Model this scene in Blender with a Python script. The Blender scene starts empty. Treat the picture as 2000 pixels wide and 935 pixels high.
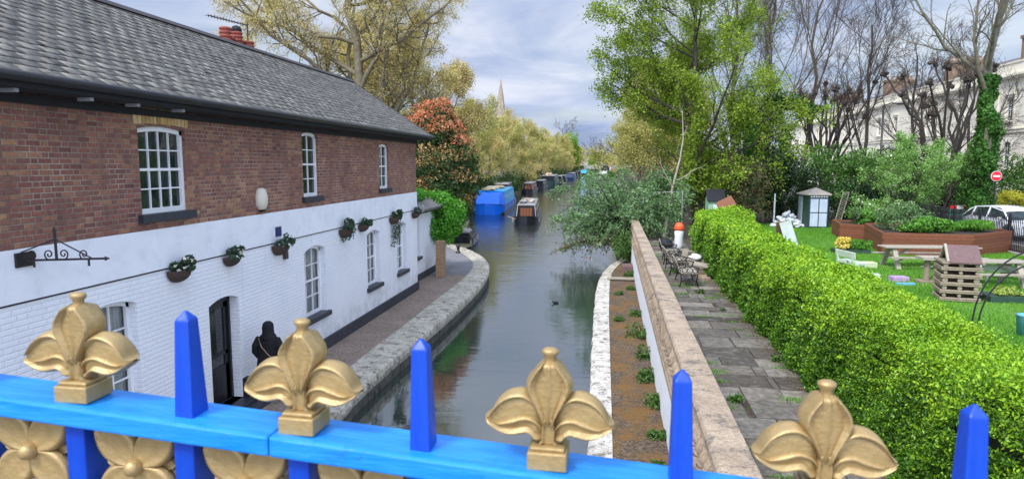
import bpy, bmesh, math, random
import numpy as np
from mathutils import Vector, Matrix
R = math.radians
PI = math.pi
scn = bpy.context.scene
COL = scn.collection

# ---------------------------------------------------------------- camera, sky, sun, exposure
FPX, CXP, CYP, CAMH = 1300.0, 1000.0, 467.5, 4.8
YAW, PIT = math.atan2(193, 1300), math.atan2(147.5, 1300)
cam_d = bpy.data.cameras.new('camera'); cam = bpy.data.objects.new('camera', cam_d); COL.objects.link(cam)
cam_d.sensor_width = 36; cam_d.lens = 36 * FPX / 2000; cam_d.clip_start = .05; cam_d.clip_end = 6000
cam.location = (0, 0, CAMH); cam.rotation_euler = (PI / 2 - PIT, 0, YAW)
cam_d.dof.use_dof = True; cam_d.dof.focus_distance = 16; cam_d.dof.aperture_fstop = 11
scn.camera = cam

def nt_new(nt): return nt.nodes, nt.links
class NG:
    """small node-graph helper"""
    def __init__(s, nt): s.nt = nt; s.n = nt.nodes; s.l = nt.links
    def put(s, sock, v):
        if v is None: return
        if isinstance(v, bpy.types.NodeSocket): s.l.new(v, sock)
        elif isinstance(v, (tuple, list)) and sock.type == 'RGBA': sock.default_value = (*v[:3], 1)
        else: sock.default_value = v
    def node(s, t, **kw):
        nd = s.n.new(t)
        for k, v in kw.items(): setattr(nd, k, v)
        return nd
    def m(s, op, a, b=None, c=None):
        nd = s.node('ShaderNodeMath', operation=op)
        s.put(nd.inputs[0], a); s.put(nd.inputs[1], b)
        if c is not None: s.put(nd.inputs[2], c)
        return nd.outputs[0]
    def mix(s, f, a, b, bt='MIX'):
        nd = s.node('ShaderNodeMix', data_type='RGBA', blend_type=bt)
        s.put(nd.inputs[0], f); s.put(nd.inputs[6], a); s.put(nd.inputs[7], b)
        return nd.outputs[2]
    def ramp(s, f, stops, interp='LINEAR'):
        nd = s.node('ShaderNodeValToRGB'); cr = nd.color_ramp; cr.interpolation = interp
        while len(cr.elements) < len(stops): cr.elements.new(.5)
        for e, (p, c) in zip(cr.elements, stops):
            e.position = p; e.color = (*c, 1) if not isinstance(c, (int, float)) else (c, c, c, 1)
        s.put(nd.inputs[0], f); return nd.outputs[0]
    def noise(s, vec, scale, detail=4, rough=.55, dist=0, fac=True):
        nd = s.node('ShaderNodeTexNoise'); nd.inputs['Scale'].default_value = scale
        nd.inputs['Detail'].default_value = detail; nd.inputs['Roughness'].default_value = rough
        nd.inputs['Distortion'].default_value = dist
        if vec is not None: s.put(nd.inputs['Vector'], vec)
        return nd.outputs[0] if fac else nd.outputs[1]
    def xyz(s, v):
        nd = s.node('ShaderNodeSeparateXYZ'); s.put(nd.inputs[0], v); return nd.outputs
    def comb(s, x, y, z=0.0):
        nd = s.node('ShaderNodeCombineXYZ'); s.put(nd.inputs[0], x); s.put(nd.inputs[1], y); s.put(nd.inputs[2], z); return nd.outputs[0]
    def obj(s): return s.node('ShaderNodeTexCoord').outputs['Object']
    def gen(s): return s.node('ShaderNodeTexCoord').outputs['Generated']
    def pos(s): return s.node('ShaderNodeNewGeometry').outputs['Position']
    def isl(s): return s.node('ShaderNodeNewGeometry').outputs['Random Per Island']
    def scalev(s, v, sc):
        nd = s.node('ShaderNodeMapping'); s.put(nd.inputs[0], v); nd.inputs['Scale'].default_value = sc; return nd.outputs[0]
    def bump(s, h, strength=.3, dist=.01):
        nd = s.node('ShaderNodeBump'); nd.inputs['Strength'].default_value = strength; nd.inputs['Distance'].default_value = dist
        s.put(nd.inputs['Height'], h); return nd.outputs[0]

SUN_EL, SUN_AZ = R(50), R(212)          # azimuth clockwise from +Y
w = bpy.data.worlds.new('World'); scn.world = w; w.use_nodes = True
g = NG(w.node_tree); bg = g.n['Background']
sky = g.node('ShaderNodeTexSky', sky_type='NISHITA'); sky.sun_disc = False
sky.sun_elevation = SUN_EL; sky.sun_rotation = SUN_AZ; sky.dust_density = 2.0
d = g.xyz(g.gen())
zz = g.m('ADD', g.m('MAXIMUM', d[2], 0.0), .16)
pl = g.comb(g.m('DIVIDE', d[0], zz), g.m('DIVIDE', d[1], zz), 0)
n1 = g.noise(pl, .55, 7, .55, .6); n2 = g.noise(pl, 1.1, 6, .55, .4)
cover = g.ramp(n1, [(.30, 0.25), (.55, 1)])
shade = g.ramp(n2, [(.30, (2.7, 3.5, 5.6)), (.42, (4.0, 4.8, 6.8)), (.53, (5.4, 6.0, 7.6)), (.66, (7.6, 7.9, 8.7))])
# the ramp clamps nothing above 1, so the cloud light is scaled there
skyc = g.mix(1.0, sky.outputs[0], (1.2, 1.2, 1.2), 'MULTIPLY')
cl = g.mix(cover, skyc, shade)
# an overcast sky is brightest overhead and towards the veiled sun (south)
def sstep(v, a, b):
    nd = g.node('ShaderNodeMapRange', interpolation_type='SMOOTHSTEP'); g.put(nd.inputs['Value'], v); nd.inputs['From Min'].default_value = a; nd.inputs['From Max'].default_value = b; return nd.outputs[0]
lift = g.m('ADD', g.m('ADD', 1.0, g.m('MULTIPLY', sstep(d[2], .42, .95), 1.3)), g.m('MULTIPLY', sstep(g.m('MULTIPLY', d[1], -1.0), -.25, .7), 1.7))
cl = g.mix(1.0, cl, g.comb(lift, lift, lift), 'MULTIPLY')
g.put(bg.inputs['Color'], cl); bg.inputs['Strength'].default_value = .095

sd = bpy.data.lights.new('sun', 'SUN'); sun = bpy.data.objects.new('sun', sd); COL.objects.link(sun)
sd.energy = 2.6; sd.angle = R(14); sd.color = (1, .95, .87)
sun.rotation_euler = (PI / 2 - SUN_EL, 0, PI - SUN_AZ)
sv = Vector((math.sin(SUN_AZ) * math.cos(SUN_EL), math.cos(SUN_AZ) * math.cos(SUN_EL), math.sin(SUN_EL)))
sun.rotation_euler = sv.to_track_quat('Z', 'Y').to_euler()
scn.view_settings.view_transform = 'Standard'; scn.view_settings.look = 'None'
scn.view_settings.exposure = 0.33; scn.view_settings.gamma = 1; scn.view_settings.use_curve_mapping = False

# surveying helper: the point of a world plane seen at a pixel of the 2000 px wide photograph
FW = Vector((-math.sin(YAW) * math.cos(PIT), math.cos(YAW) * math.cos(PIT), -math.sin(PIT)))
RT = Vector((math.cos(YAW), math.sin(YAW), 0)); UPV = RT.cross(FW)
def _ray(px, py): return FW + RT * ((px - CXP) / FPX) + UPV * ((CYP - py) / FPX)
def oz(px, py, z): r = _ray(px, py); return Vector((0, 0, CAMH)) + r * ((z - CAMH) / r.z)
def ox(px, py, x): r = _ray(px, py); return Vector((0, 0, CAMH)) + r * (x / r.x)
def oy(px, py, y): r = _ray(px, py); return Vector((0, 0, CAMH)) + r * (y / r.y)

# ---------------------------------------------------------------- material helpers
def newmat(name):
    m = bpy.data.materials.new(name); m.use_nodes = True
    return m, NG(m.node_tree), m.node_tree.nodes['Principled BSDF']
def M(name, base, rough=.6, var=.18, scale=4, bump=.25, bscale=40, metal=0, spec=.5, dirt=None, dirt_amt=.4, coat=0):
    m, g, p = newmat(name)
    o = g.obj(); n = g.noise(o, scale, 5, .6)
    lo = tuple(c * (1 - var) for c in base); hi = tuple(min(1, c * (1 + var)) for c in base)
    c = g.ramp(n, [(.3, lo), (.7, hi)])
    if dirt:
        n3 = g.noise(o, scale * 2.3, 6, .65)
        c = g.mix(g.m('MULTIPLY', g.ramp(n3, [(.5, 0), (.68, 1)]), dirt_amt), c, dirt)
    g.put(p.inputs['Base Color'], c); p.inputs['Roughness'].default_value = rough
    p.inputs['Metallic'].default_value = metal; p.inputs['Specular IOR Level'].default_value = spec
    p.inputs['Coat Weight'].default_value = coat
    if bump: g.put(p.inputs['Normal'], g.bump(g.noise(o, bscale, 4, .6), bump, .01))
    return m
def leafmat(name, cols, trans=.3, rough=.55, clump=1.2, cl_amt=.35):
    m, g, p = newmat(name)
    st = [(i / max(1, len(cols) - 1), c) for i, c in enumerate(cols)]
    rnd = g.isl(); n = g.noise(g.obj(), clump, 3, .5)
    f = g.m('ADD', g.m('MULTIPLY', rnd, 1 - cl_amt), g.m('MULTIPLY', g.m('SUBTRACT', g.m('MULTIPLY', n, 2.4), .7), cl_amt))
    c = g.ramp(f, st)
    g.put(p.inputs['Base Color'], c); p.inputs['Roughness'].default_value = rough; p.inputs['Specular IOR Level'].default_value = .35
    tr = g.node('ShaderNodeBsdfTranslucent'); g.put(tr.inputs[0], g.mix(1.0, c, (1.15, 1.2, .5), 'MULTIPLY'))
    ms = g.node('ShaderNodeMixShader'); ms.inputs[0].default_value = trans
    g.l.new(p.outputs[0], ms.inputs[1]); g.l.new(tr.outputs[0], ms.inputs[2])
    g.l.new(ms.outputs[0], g.n['Material Output'].inputs[0])
    return m
def islandmat(name, cols, rough=.8, bump=.4, bscale=30, spots=None, spot_amt=.7, spec=.4, mott=.25):
    m, g, p = newmat(name); o = g.obj()
    c = g.ramp(g.isl(), [(i / max(1, len(cols) - 1), c) for i, c in enumerate(cols)])
    n = g.noise(o, bscale * .3, 5, .6)
    c = g.mix(mott, c, g.ramp(n, [(.3, 0.02), (.7, .8)]), 'OVERLAY')
    if spots:
        c = g.mix(g.m('MULTIPLY', g.ramp(g.noise(o, 5, 8, .7), [(.56, 0), (.66, 1)]), spot_amt), c, spots)
    g.put(p.inputs['Base Color'], c); p.inputs['Roughness'].default_value = rough; p.inputs['Specular IOR Level'].default_value = spec
    g.put(p.inputs['Normal'], g.bump(g.noise(o, bscale, 5, .6), bump, .01))
    return m
def brick_nodes(g, bw=.335, bh=.075, mort=.011):
    o = g.xyz(g.pos()); u = g.m('DIVIDE', g.m('ADD', o[0], o[1]), bw); v = g.m('DIVIDE', o[2], bh)
    wob = g.m('MULTIPLY', g.m('SUBTRACT', g.noise(g.pos(), 3.0, 2), .5), .06)
    row = g.m('FLOOR', v); u = g.m('ADD', g.m('ADD', u, g.m('MULTIPLY', g.m('MODULO', row, 2), .5)), wob)
    cell = g.m('FLOOR', u); f = g.m('FRACT', u); hd = g.m('GREATER_THAN', f, .66)
    idx = g.m('ADD', g.m('MULTIPLY', cell, 2), hd)
    e = g.m('MULTIPLY', g.m('MINIMUM', g.m('MINIMUM', f, g.m('SUBTRACT', 1.0, f)), g.m('ABSOLUTE', g.m('SUBTRACT', f, .66))), bw)
    fv = g.m('FRACT', v); ev = g.m('MULTIPLY', g.m('MINIMUM', fv, g.m('SUBTRACT', 1.0, fv)), bh)
    dd = g.m('MINIMUM', e, ev)
    mask = g.m('SMOOTH_MIN', g.m('DIVIDE', dd, mort), 1.0, .3)
    wn = g.node('ShaderNodeTexWhiteNoise', noise_dimensions='2D'); g.put(wn.inputs['Vector'], g.comb(idx, row))
    return g.m('MAXIMUM', g.m('MINIMUM', mask, 1.0), 0.0), wn.outputs[0]
def brickmat(name, cols, mortar, bump=1.0, weather=None):
    m, g, p = newmat(name); mask, rnd = brick_nodes(g)
    big = g.noise(g.pos(), .55, 4, .6)
    f = g.m('ADD', g.m('ADD', .08, g.m('MULTIPLY', rnd, .55)), g.m('MULTIPLY', g.m('SUBTRACT', big, .35), .95))
    c = g.ramp(f, [(i / (len(cols) - 1), c) for i, c in enumerate(cols)])
    c = g.mix(.6, c, g.ramp(g.noise(g.pos(), 45, 4, .7), [(.3, .2), (.7, .8)]), 'OVERLAY')
    mo = g.ramp(g.noise(g.pos(), 1.3, 5, .7), [(.4, tuple(x * .3 for x in mortar)), (.68, mortar)])
    c = g.mix(mask, mo, c)
    c = g.mix(g.m('MULTIPLY', g.ramp(g.noise(g.pos(), 2.2, 8, .75), [(.5, 0), (.75, 1)]), .55), c, (.05, .035, .03))
    g.put(p.inputs['Base Color'], c); p.inputs['Roughness'].default_value = .85
    h = g.m('ADD', g.m('MULTIPLY', mask, g.m('ADD', .7, g.m('MULTIPLY', rnd, .5))), g.m('MULTIPLY', g.noise(g.pos(), 60, 4, .7), .35))
    g.put(p.inputs['Normal'], g.bump(h, bump, .008))
    return m

# ---------------------------------------------------------------- mesh helpers
class MB:
    def __init__(s): s.v = []; s.f = []
    def add(s, vs, fs):
        b = len(s.v); s.v += [tuple(v) for v in vs]; s.f += [tuple(b + i for i in f) for f in fs]; return s
    def box(s, c, size, rz=0, rx=0, ry=0, taper=1.0):
        hx, hy, hz = size[0] / 2, size[1] / 2, size[2] / 2
        mt = Matrix.Translation(c) @ Matrix.Rotation(rz, 4, 'Z') @ Matrix.Rotation(ry, 4, 'Y') @ Matrix.Rotation(rx, 4, 'X')
        vs = [mt @ Vector((x * (taper if z > 0 else 1), y * (taper if z > 0 else 1), z)) for z in (-hz, hz) for x, y in ((-hx, -hy), (hx, -hy), (hx, hy), (-hx, hy))]
        return s.add(vs, [(3, 2, 1, 0), (4, 5, 6, 7), (0, 1, 5, 4), (1, 2, 6, 5), (2, 3, 7, 6), (3, 0, 4, 7)])
    def b2(s, a, b):   # box from two corners
        return s.box([(a[i] + b[i]) / 2 for i in range(3)], [abs(b[i] - a[i]) for i in range(3)])
    def bar(s, a, b, w, h=None, up=(0, 0, 1)):
        a = Vector(a); b = Vector(b); d = (b - a); L = d.length; d.normalize(); h = h or w
        x = d.cross(Vector(up))
        if x.length < 1e-4: x = d.cross(Vector((1, 0, 0)))
        x.normalize(); y = x.cross(d)
        vs = []
        for p in (a, b):
            for sx, sy in ((-1, -1), (1, -1), (1, 1), (-1, 1)): vs.append(p + x * (sx * w / 2) + y * (sy * h / 2))
        return s.add(vs, [(3, 2, 1, 0), (4, 5, 6, 7), (0, 1, 5, 4), (1, 2, 6, 5), (2, 3, 7, 6), (3, 0, 4, 7)])
    def tube(s, pts, r, k=8, cap=True):
        pts = [Vector(p) for p in pts]; n = len(pts)
        rr = [r] * n if isinstance(r, (int, float)) else r
        vs = []; prev = None
        for i, p in enumerate(pts):
            t = (pts[min(i + 1, n - 1)] - pts[max(i - 1, 0)]).normalized()
            x = (t.cross(Vector((0, 0, 1))) if prev is None else prev - t * prev.dot(t))
            if x.length < 1e-3: x = t.cross(Vector((1, 0, 0)))
            x.normalize(); prev = x; y = t.cross(x)
            for j in range(k): a = 2 * PI * j / k; vs.append(p + (x * math.cos(a) + y * math.sin(a)) * rr[i])
        fs = [(i * k + j, i * k + (j + 1) % k, (i + 1) * k + (j + 1) % k, (i + 1) * k + j) for i in range(n - 1) for j in range(k)]
        if cap: fs += [tuple(range(k - 1, -1, -1)), tuple((n - 1) * k + j for j in range(k))]
        return s.add(vs, fs)
    def lathe(s, prof, c=(0, 0, 0), k=16, sx=1, sy=1):
        vs = []; n = len(prof)
        for r, z in prof:
            for j in range(k): a = 2 * PI * j / k; vs.append((c[0] + r * math.cos(a) * sx, c[1] + r * math.sin(a) * sy, c[2] + z))
        fs = [(i * k + j, i * k + (j + 1) % k, (i + 1) * k + (j + 1) % k, (i + 1) * k + j) for i in range(n - 1) for j in range(k)]
        fs += [tuple(range(k - 1, -1, -1)), tuple((n - 1) * k + j for j in range(k))]
        return s.add(vs, fs)
    def prism(s, poly, z0, z1):   # vertical extrusion of an xy polygon
        n = len(poly); vs = [(x, y, z0) for x, y in poly] + [(x, y, z1) for x, y in poly]
        return s.add(vs, [tuple(range(n - 1, -1, -1)), tuple(range(n, 2 * n))] + [(i, (i + 1) % n, n + (i + 1) % n, n + i) for i in range(n)])
    def prismy(s, poly, y0, y1):  # extrusion of an xz polygon along y
        n = len(poly); vs = [(x, y0, z) for x, z in poly] + [(x, y1, z) for x, z in poly]
        return s.add(vs, [tuple(range(n)), tuple(range(2 * n - 1, n - 1, -1))] + [(i, n + i, n + (i + 1) % n, (i + 1) % n) for i in range(n)])
    def prismx(s, poly, x0, x1):
        n = len(poly); vs = [(x0, y, z) for y, z in poly] + [(x1, y, z) for y, z in poly]
        return s.add(vs, [tuple(range(n)), tuple(range(2 * n - 1, n - 1, -1))] + [(i, n + i, n + (i + 1) % n, (i + 1) % n) for i in range(n)])
    def blob(s, c, r, rng, k=8, jit=.15):
        prof = [(math.sin(PI * i / (k // 2 + 1)), -math.cos(PI * i / (k // 2 + 1))) for i in range(0, k // 2 + 2)]
        b = len(s.v); s.lathe([(max(.02, p[0]), p[1]) for p in prof], (0, 0, 0), k)
        for i in range(b, len(s.v)):
            x, y, z = s.v[i]; q = 1 + rng.uniform(-jit, jit); s.v[i] = (c[0] + x * r[0] * q, c[1] + y * r[1] * q, c[2] + z * r[2] * q)
        return s
    def build(s, name, mat, parent=None, smooth=False, bevel=0, world=True):
        me = bpy.data.meshes.new(name)
        v = s.v
        if parent is not None and world:
            o = wloc(parent); v = [(a - o[0], b - o[1], c - o[2]) for a, b, c in v]
        me.from_pydata(v, [], s.f); me.update()
        if smooth: me.shade_smooth()
        return link(name, me, mat, parent, bevel)
def wloc(o):
    l = Vector(o.location)
    while o.parent: o = o.parent; l += Vector(o.location)
    return l
def link(name, me, mat, parent=None, bevel=0):
    ob = bpy.data.objects.new(name, me); COL.objects.link(ob)
    if mat: me.materials.append(mat)
    if parent: ob.parent = parent
    if bevel:
        b = ob.modifiers.new('bevel', 'BEVEL'); b.width = bevel; b.segments = 2; b.limit_method = 'ANGLE'
    return ob
def npmesh(name, V, F, mat, parent=None, smooth=False):
    if parent is not None: V = V - np.array(wloc(parent))
    me = bpy.data.meshes.new(name); n, k = F.shape
    me.vertices.add(len(V)); me.vertices.foreach_set('co', V.astype(np.float32).ravel())
    me.loops.add(n * k); me.loops.foreach_set('vertex_index', F.astype(np.int32).ravel())
    me.polygons.add(n); me.polygons.foreach_set('loop_start', np.arange(0, n * k, k, dtype=np.int32))
    me.polygons.foreach_set('loop_total', np.full(n, k, dtype=np.int32))
    if smooth: me.polygons.foreach_set('use_smooth', np.ones(n, dtype=bool))
    me.update(calc_edges=True)
    return link(name, me, mat, parent)
def tag(o, label=None, cat=None, group=None, kind=None):
    if label: o['label'] = label
    if cat: o['category'] = cat
    if group: o['group'] = group
    if kind: o['kind'] = kind
    return o
def thing(name, label, cat, loc=(0, 0, 0), rz=0, group=None):
    o = bpy.data.objects.new(name, None); COL.objects.link(o); o.location = loc; o.rotation_euler = (0, 0, rz)
    o.empty_display_size = .2
    return tag(o, label, cat, group)
def kids(o): return [c for c in COL.objects if c.parent is o]
def copy_tree(o, parent=None):
    c = o.copy(); COL.objects.link(c); c.parent = parent
    for ch in list(o.children): copy_tree(ch, c)
    return c
def place(o, loc, rz=0, sc=1, label=None, group=None):
    o.location = loc; o.rotation_euler = (0, 0, rz); o.scale = (sc, sc, sc) if isinstance(sc, (int, float)) else sc
    if label: o['label'] = label
    if group: o['group'] = group
    return o

# ---------------------------------------------------------------- foliage
def unit(a): return a / (np.linalg.norm(a, axis=-1, keepdims=True) + 1e-9)
def leaves(name, P, size, mat, parent, rng, nrm=None, nb=0.0, aspect=.55, up=0.0, vs=.35):
    """P: leaf points; nrm: preferred leaf normals weighted nb; leaf is a folded diamond"""
    n = len(P); q = rng.normal(size=(n, 3))
    N = unit(q) if nrm is None else unit(unit(q) * (1 - nb) + nrm * nb)
    T = unit(np.cross(N, rng.normal(size=(n, 3)))); T[:, 2] += up; T = unit(T)
    B = unit(np.cross(N, T)); s = (size * (1 + vs * rng.uniform(-1, 1, n)))[:, None] if np.isscalar(size) else (size * (1 + vs * rng.uniform(-1, 1, n)))[:, None]
    fold = N * s * .12
    V = np.stack([P - T * s * .5, P + B * s * aspect * .5 + fold, P + T * s * .5, P - B * s * aspect * .5 + fold], 1).reshape(-1, 3)
    F = np.arange(n * 4).reshape(n, 4)
    return npmesh(name, V, F, mat, parent)
def tubes_np(levels):
    Vs, Fs, off = [], [], 0
    for path, rad, k in levels:
        n, S, _ = path.shape
        t = np.gradient(path, axis=1); t = unit(t)
        ref = np.where(np.abs(t[..., 2:3]) > .9, np.array([1., 0, 0]), np.array([0, 0, 1.]))
        x = unit(np.cross(t, ref)); y = np.cross(t, x)
        a = 2 * PI * np.arange(k) / k
        ring = path[:, :, None, :] + rad[:, :, None, None] * (x[:, :, None, :] * np.cos(a)[None, None, :, None] + y[:, :, None, :] * np.sin(a)[None, None, :, None])
        Vs.append(ring.reshape(-1, 3))
        i = np.arange(n)[:, None, None] * S * k; s_ = np.arange(S - 1)[None, :, None] * k; j = np.arange(k)[None, None, :]; j2 = (j + 1) % k
        F = np.stack([i + s_ + j, i + s_ + j2, i + s_ + k + j2, i + s_ + k + j], -1).reshape(-1, 4) + off
        Fs.append(F); off += n * S * k
    return np.concatenate(Vs), np.concatenate(Fs)
def grow(rng, trunk, spec):
    """trunk: (path SxP, radii); spec: list of dicts per level"""
    lv = [(trunk[0][None], trunk[1][None], 9)]
    L = np.array([np.linalg.norm(np.diff(trunk[0], axis=0), axis=1).sum()])
    for sp in spec:
        path, rad, _ = lv[-1]; n, S, _ = path.shape; c = sp['n']
        idx = np.repeat(np.arange(n), c)
        u = sp.get('a', .25) + (1 - sp.get('a', .25)) * (np.tile(np.arange(c), n) + rng.uniform(0, 1, n * c)) / c
        u = np.clip(u, 0, .999); f = u * (S - 1); i0 = f.astype(int); fr = (f - i0)[:, None]
        p = path[idx, i0] * (1 - fr) + path[idx, i0 + 1] * fr
        r = rad[idx, i0] * (1 - fr[:, 0]) + rad[idx, i0 + 1] * fr[:, 0]
        t = unit(path[idx, i0 + 1] - path[idx, i0])
        q = unit(np.cross(t, rng.normal(size=t.shape)))
        ang = R(sp['ang']) + R(sp.get('sd', 10)) * rng.normal(size=len(idx)); ang = ang[:, None]
        d = unit(t * np.cos(ang) + q * np.sin(ang))
        ln = L[idx] * sp['len'] * (1 - sp.get('tap', .5) * u) * rng.uniform(.75, 1.25, len(idx))
        segs = sp.get('seg', 4); P = [p]; rr0 = np.minimum(r * sp.get('rr', .6), r)
        rr0 = np.maximum(rr0, sp.get('rmin', .008))
        for k in range(segs):
            d = unit(d + rng.normal(size=d.shape) * sp.get('wob', .15) + np.array([0, 0, 1]) * sp.get('up', .05))
            p = p + d * (ln / segs)[:, None]; P.append(p)
        P = np.stack(P, 1); rt = np.linspace(1, sp.get('rend', .35), segs + 1)[None, :] * rr0[:, None]
        lv.append((P, rt, sp.get('k', 5))); L = ln
    return lv
def trunk_path(rng, h, r, lean=(0, 0), seg=7, wob=.03, rend=.4):
    z = np.linspace(0, h, seg + 1); p = np.stack([lean[0] * z / h, lean[1] * z / h, z], 1)
    p[1:-1, :2] += rng.normal(size=(seg - 1, 2)) * wob * h / seg
    rad = r * np.linspace(1, rend, seg + 1); rad[0] *= 1.35
    return p, rad
def tips(lv, rng, n, jit):
    P = lv[-1][0]; i = rng.integers(0, P.shape[0], n); s = rng.uniform(.2, P.shape[1] - 1.001, n); k = s.astype(int); f = (s - k)[:, None]
    return P[i, k] * (1 - f) + P[i, k + 1] * f + rng.normal(size=(n, 3)) * jit
def tree(name, label, loc, lv, bark, leafm=None, nleaf=0, lsize=.12, jit=.25, rng=None, group=None, cat='tree', up=0.0, sc=1, rz=0):
    o = thing(name, label, cat, (0, 0, 0), 0, group)
    nt = len(lv) if nleaf else (3 if len(lv) > 3 else 2)
    V, F = tubes_np(lv[:nt]); npmesh('trunk', V, F, bark, o, True)
    if not nleaf: V, F = tubes_np(lv[nt:]); npmesh('crown', V, F, bark, o, True)
    if nleaf: leaves('crown', tips(lv, rng, nleaf, jit), lsize, leafm, o, rng, up=up)
    return place(o, loc, rz, sc)
def clump_pts(rng, n, rad, K=30, cr=.33, shell=.75, floor=-.9):
    """points and normals on leafy clumps that fill an ellipsoid of radii rad"""
    c = unit(rng.normal(size=(K, 3))) * rng.uniform(.35, 1, (K, 1)) ** .5 * (1 - cr * .6); c[:, 2] = np.maximum(c[:, 2], floor)
    i = rng.integers(0, K, n); cs = cr * rng.uniform(.6, 1.25, K)
    nn = unit(rng.normal(size=(n, 3))); r = (shell + (1 - shell) * rng.uniform(0, 1, n)) * cs[i]
    # wandering sprigs
    r *= 1 + .35 * (rng.uniform(0, 1, n) > .9)
    P = (c[i] + nn * r[:, None]) * np.array(rad); return P, nn
def shrub(name, label, loc, rad, n, size, mat, bark, seed, K=30, cr=.33, group=None, cat='shrub', nb=.45, aspect=.55, stems=6, floor=-.9, up=0):
    rng = np.random.default_rng(seed)
    base = (loc[0], loc[1], loc[2] - rad[2])
    o = thing(name, label, cat, base, 0, group)
    P, nn = clump_pts(rng, n, rad, K, cr, floor=floor); P += np.array(loc)
    keep = P[:, 2] > base[2] - .02
    leaves('foliage', P[keep], size, mat, o, rng, nn[keep], nb, aspect, up)
    st = []
    for k in range(stems):
        e = unit(rng.normal(size=3)) * np.array(rad) * .75; e[2] = abs(e[2]) + rad[2] * .9
        p = np.linspace(0, 1, 5)[:, None] * e[None] * np.array([1, 1, 1]) + np.array(base); p[1:-1] += rng.normal(size=(3, 3)) * .06 * rad[0]
        st.append(p)
    st = np.stack(st); rr = np.linspace(1, .3, 5)[None].repeat(stems, 0) * (.02 + .012 * rad[2])
    lv = [(st, rr, 5)]
    L = [np.linalg.norm(np.diff(s, axis=0), axis=1).sum() for s in st]
    V, F = tubes_np(lv); npmesh('stems', V, F, bark, o, True)
    return o
# ---------------------------------------------------------------- materials
m_white = None
def white_brick_mat():
    m, g, p = newmat('painted_brick'); mask, rnd = brick_nodes(g, .45, .075, .012)
    c = g.ramp(g.noise(g.pos(), 1.2, 5, .6), [(.3, (.76, .79, .85)), (.7, (.84, .86, .91))])
    spots = g.ramp(g.noise(g.pos(), 7, 8, .75), [(.66, 0), (.74, 1)])
    c = g.mix(g.m('MULTIPLY', spots, .35), c, (.35, .36, .40))
    zz = g.xyz(g.pos())[2]; damp = g.m('MULTIPLY', g.ramp(g.m('SUBTRACT', 1.0, zz), [(.0, 0), (.9, 1)]), g.ramp(g.noise(g.pos(), 2.5, 7, .7), [(.42, 0), (.62, 1)]))
    c = g.mix(g.m('MULTIPLY', damp, .6), c, (.33, .33, .31))
    run = g.ramp(g.noise(g.scalev(g.pos(), (5, 5, .35)), 1.6, 6, .7), [(.58, 0), (.72, 1)]); c = g.mix(g.m('MULTIPLY', run, .22), c, (.42, .43, .44))
    g.put(p.inputs['Base Color'], c); p.inputs['Roughness'].default_value = .6
    h = g.m('ADD', mask, g.m('ADD', g.m('MULTIPLY', rnd, .35), g.m('MULTIPLY', g.noise(g.pos(), 14, 4, .6), .9)))
    g.put(p.inputs['Normal'], g.bump(h, .55, .012)); return m
def gravel_mat(name, a, b, c3, scale=60, patch=None):
    m, g, p = newmat(name); o = g.pos()
    vor = g.node('ShaderNodeTexVoronoi'); vor.inputs['Scale'].default_value = scale; g.l.new(o, vor.inputs['Vector'])
    c = g.ramp(g.xyz(vor.outputs['Color'])[0], [(0, a), (.5, b), (1, c3)])
    c = g.mix(.5, c, g.ramp(g.noise(o, .9, 6, .65), [(.3, .28), (.7, .72)]), 'OVERLAY')
    if patch: c = g.mix(g.m('MULTIPLY', g.ramp(g.noise(o, 1.1, 6, .7), [(.46, 0), (.60, 1)]), .8), c, patch)
    g.put(p.inputs['Base Color'], c); p.inputs['Roughness'].default_value = .9
    g.put(p.inputs['Normal'], g.bump(vor.outputs['Distance'], .5, .01)); return m
def stone_mat(name, lo, hi, dark, scale=3, dk=.55, speck=70, bump=.6):
    m, g, p = newmat(name); o = g.pos()
    c = g.ramp(g.noise(o, scale, 6, .65), [(.3, lo), (.7, hi)])
    c = g.mix(.6, c, g.ramp(g.noise(o, speck, 3, .8), [(.3, .15), (.7, .85)]), 'OVERLAY')
    c = g.mix(g.ramp(g.noise(o, scale * 2.2, 9, .78), [(dk, 0), (dk + .1, 1)]), c, dark)
    g.put(p.inputs['Base Color'], c); p.inputs['Roughness'].default_value = .9
    g.put(p.inputs['Normal'], g.bump(g.noise(o, speck * .4, 6, .7), bump, .02)); return m
m_brick = brickmat('red_brick', [(.06, .032, .034), (.15, .06, .05), (.25, .10, .07), (.19, .085, .07), (.30, .14, .085), (.37, .20, .11), (.42, .29, .16)], (.55, .48, .38), 1.0)
m_pillar = brickmat('yellow_brick', [(.3, .17, .09), (.42, .27, .15), (.25, .16, .11)], (.3, .27, .22), 1.0)
m_white = white_brick_mat()
m_render = M('white_render', (.80, .83, .89), .6, .05, 1.5, .15, 25, dirt=(.5, .53, .6), dirt_amt=.25)
m_whitepaint = M('white_joinery', (.78, .80, .82), .4, .05, 3, .05, 60)
m_plinth = M('black_plinth', (.035, .037, .05), .6, .3, 4, .3, 30)
m_slatesill = M('dark_sill', (.03, .034, .05), .45, .25, 8, .15, 40)
m_black = M('black_paint', (.012, .012, .014), .38, .3, 9, .1, 40)
m_blackmatt = M('black_board', (.01, .011, .016), .75, .3, 5, .1, 40)
m_glass, g_, p_ = newmat('dark_window_glass')
g_.put(p_.inputs['Base Color'], g_.ramp(g_.noise(g_.pos(), 2.2, 3), [(.35, (.004, .008, .009)), (.7, (.03, .045, .045))]))
p_.inputs['Roughness'].default_value = .04; p_.inputs['Specular IOR Level'].default_value = .7
g_.put(p_.inputs['Normal'], g_.bump(g_.noise(g_.pos(), 3, 1), .06, .05))
m_clear, g_, p_ = newmat('window_glass_clear')
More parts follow.
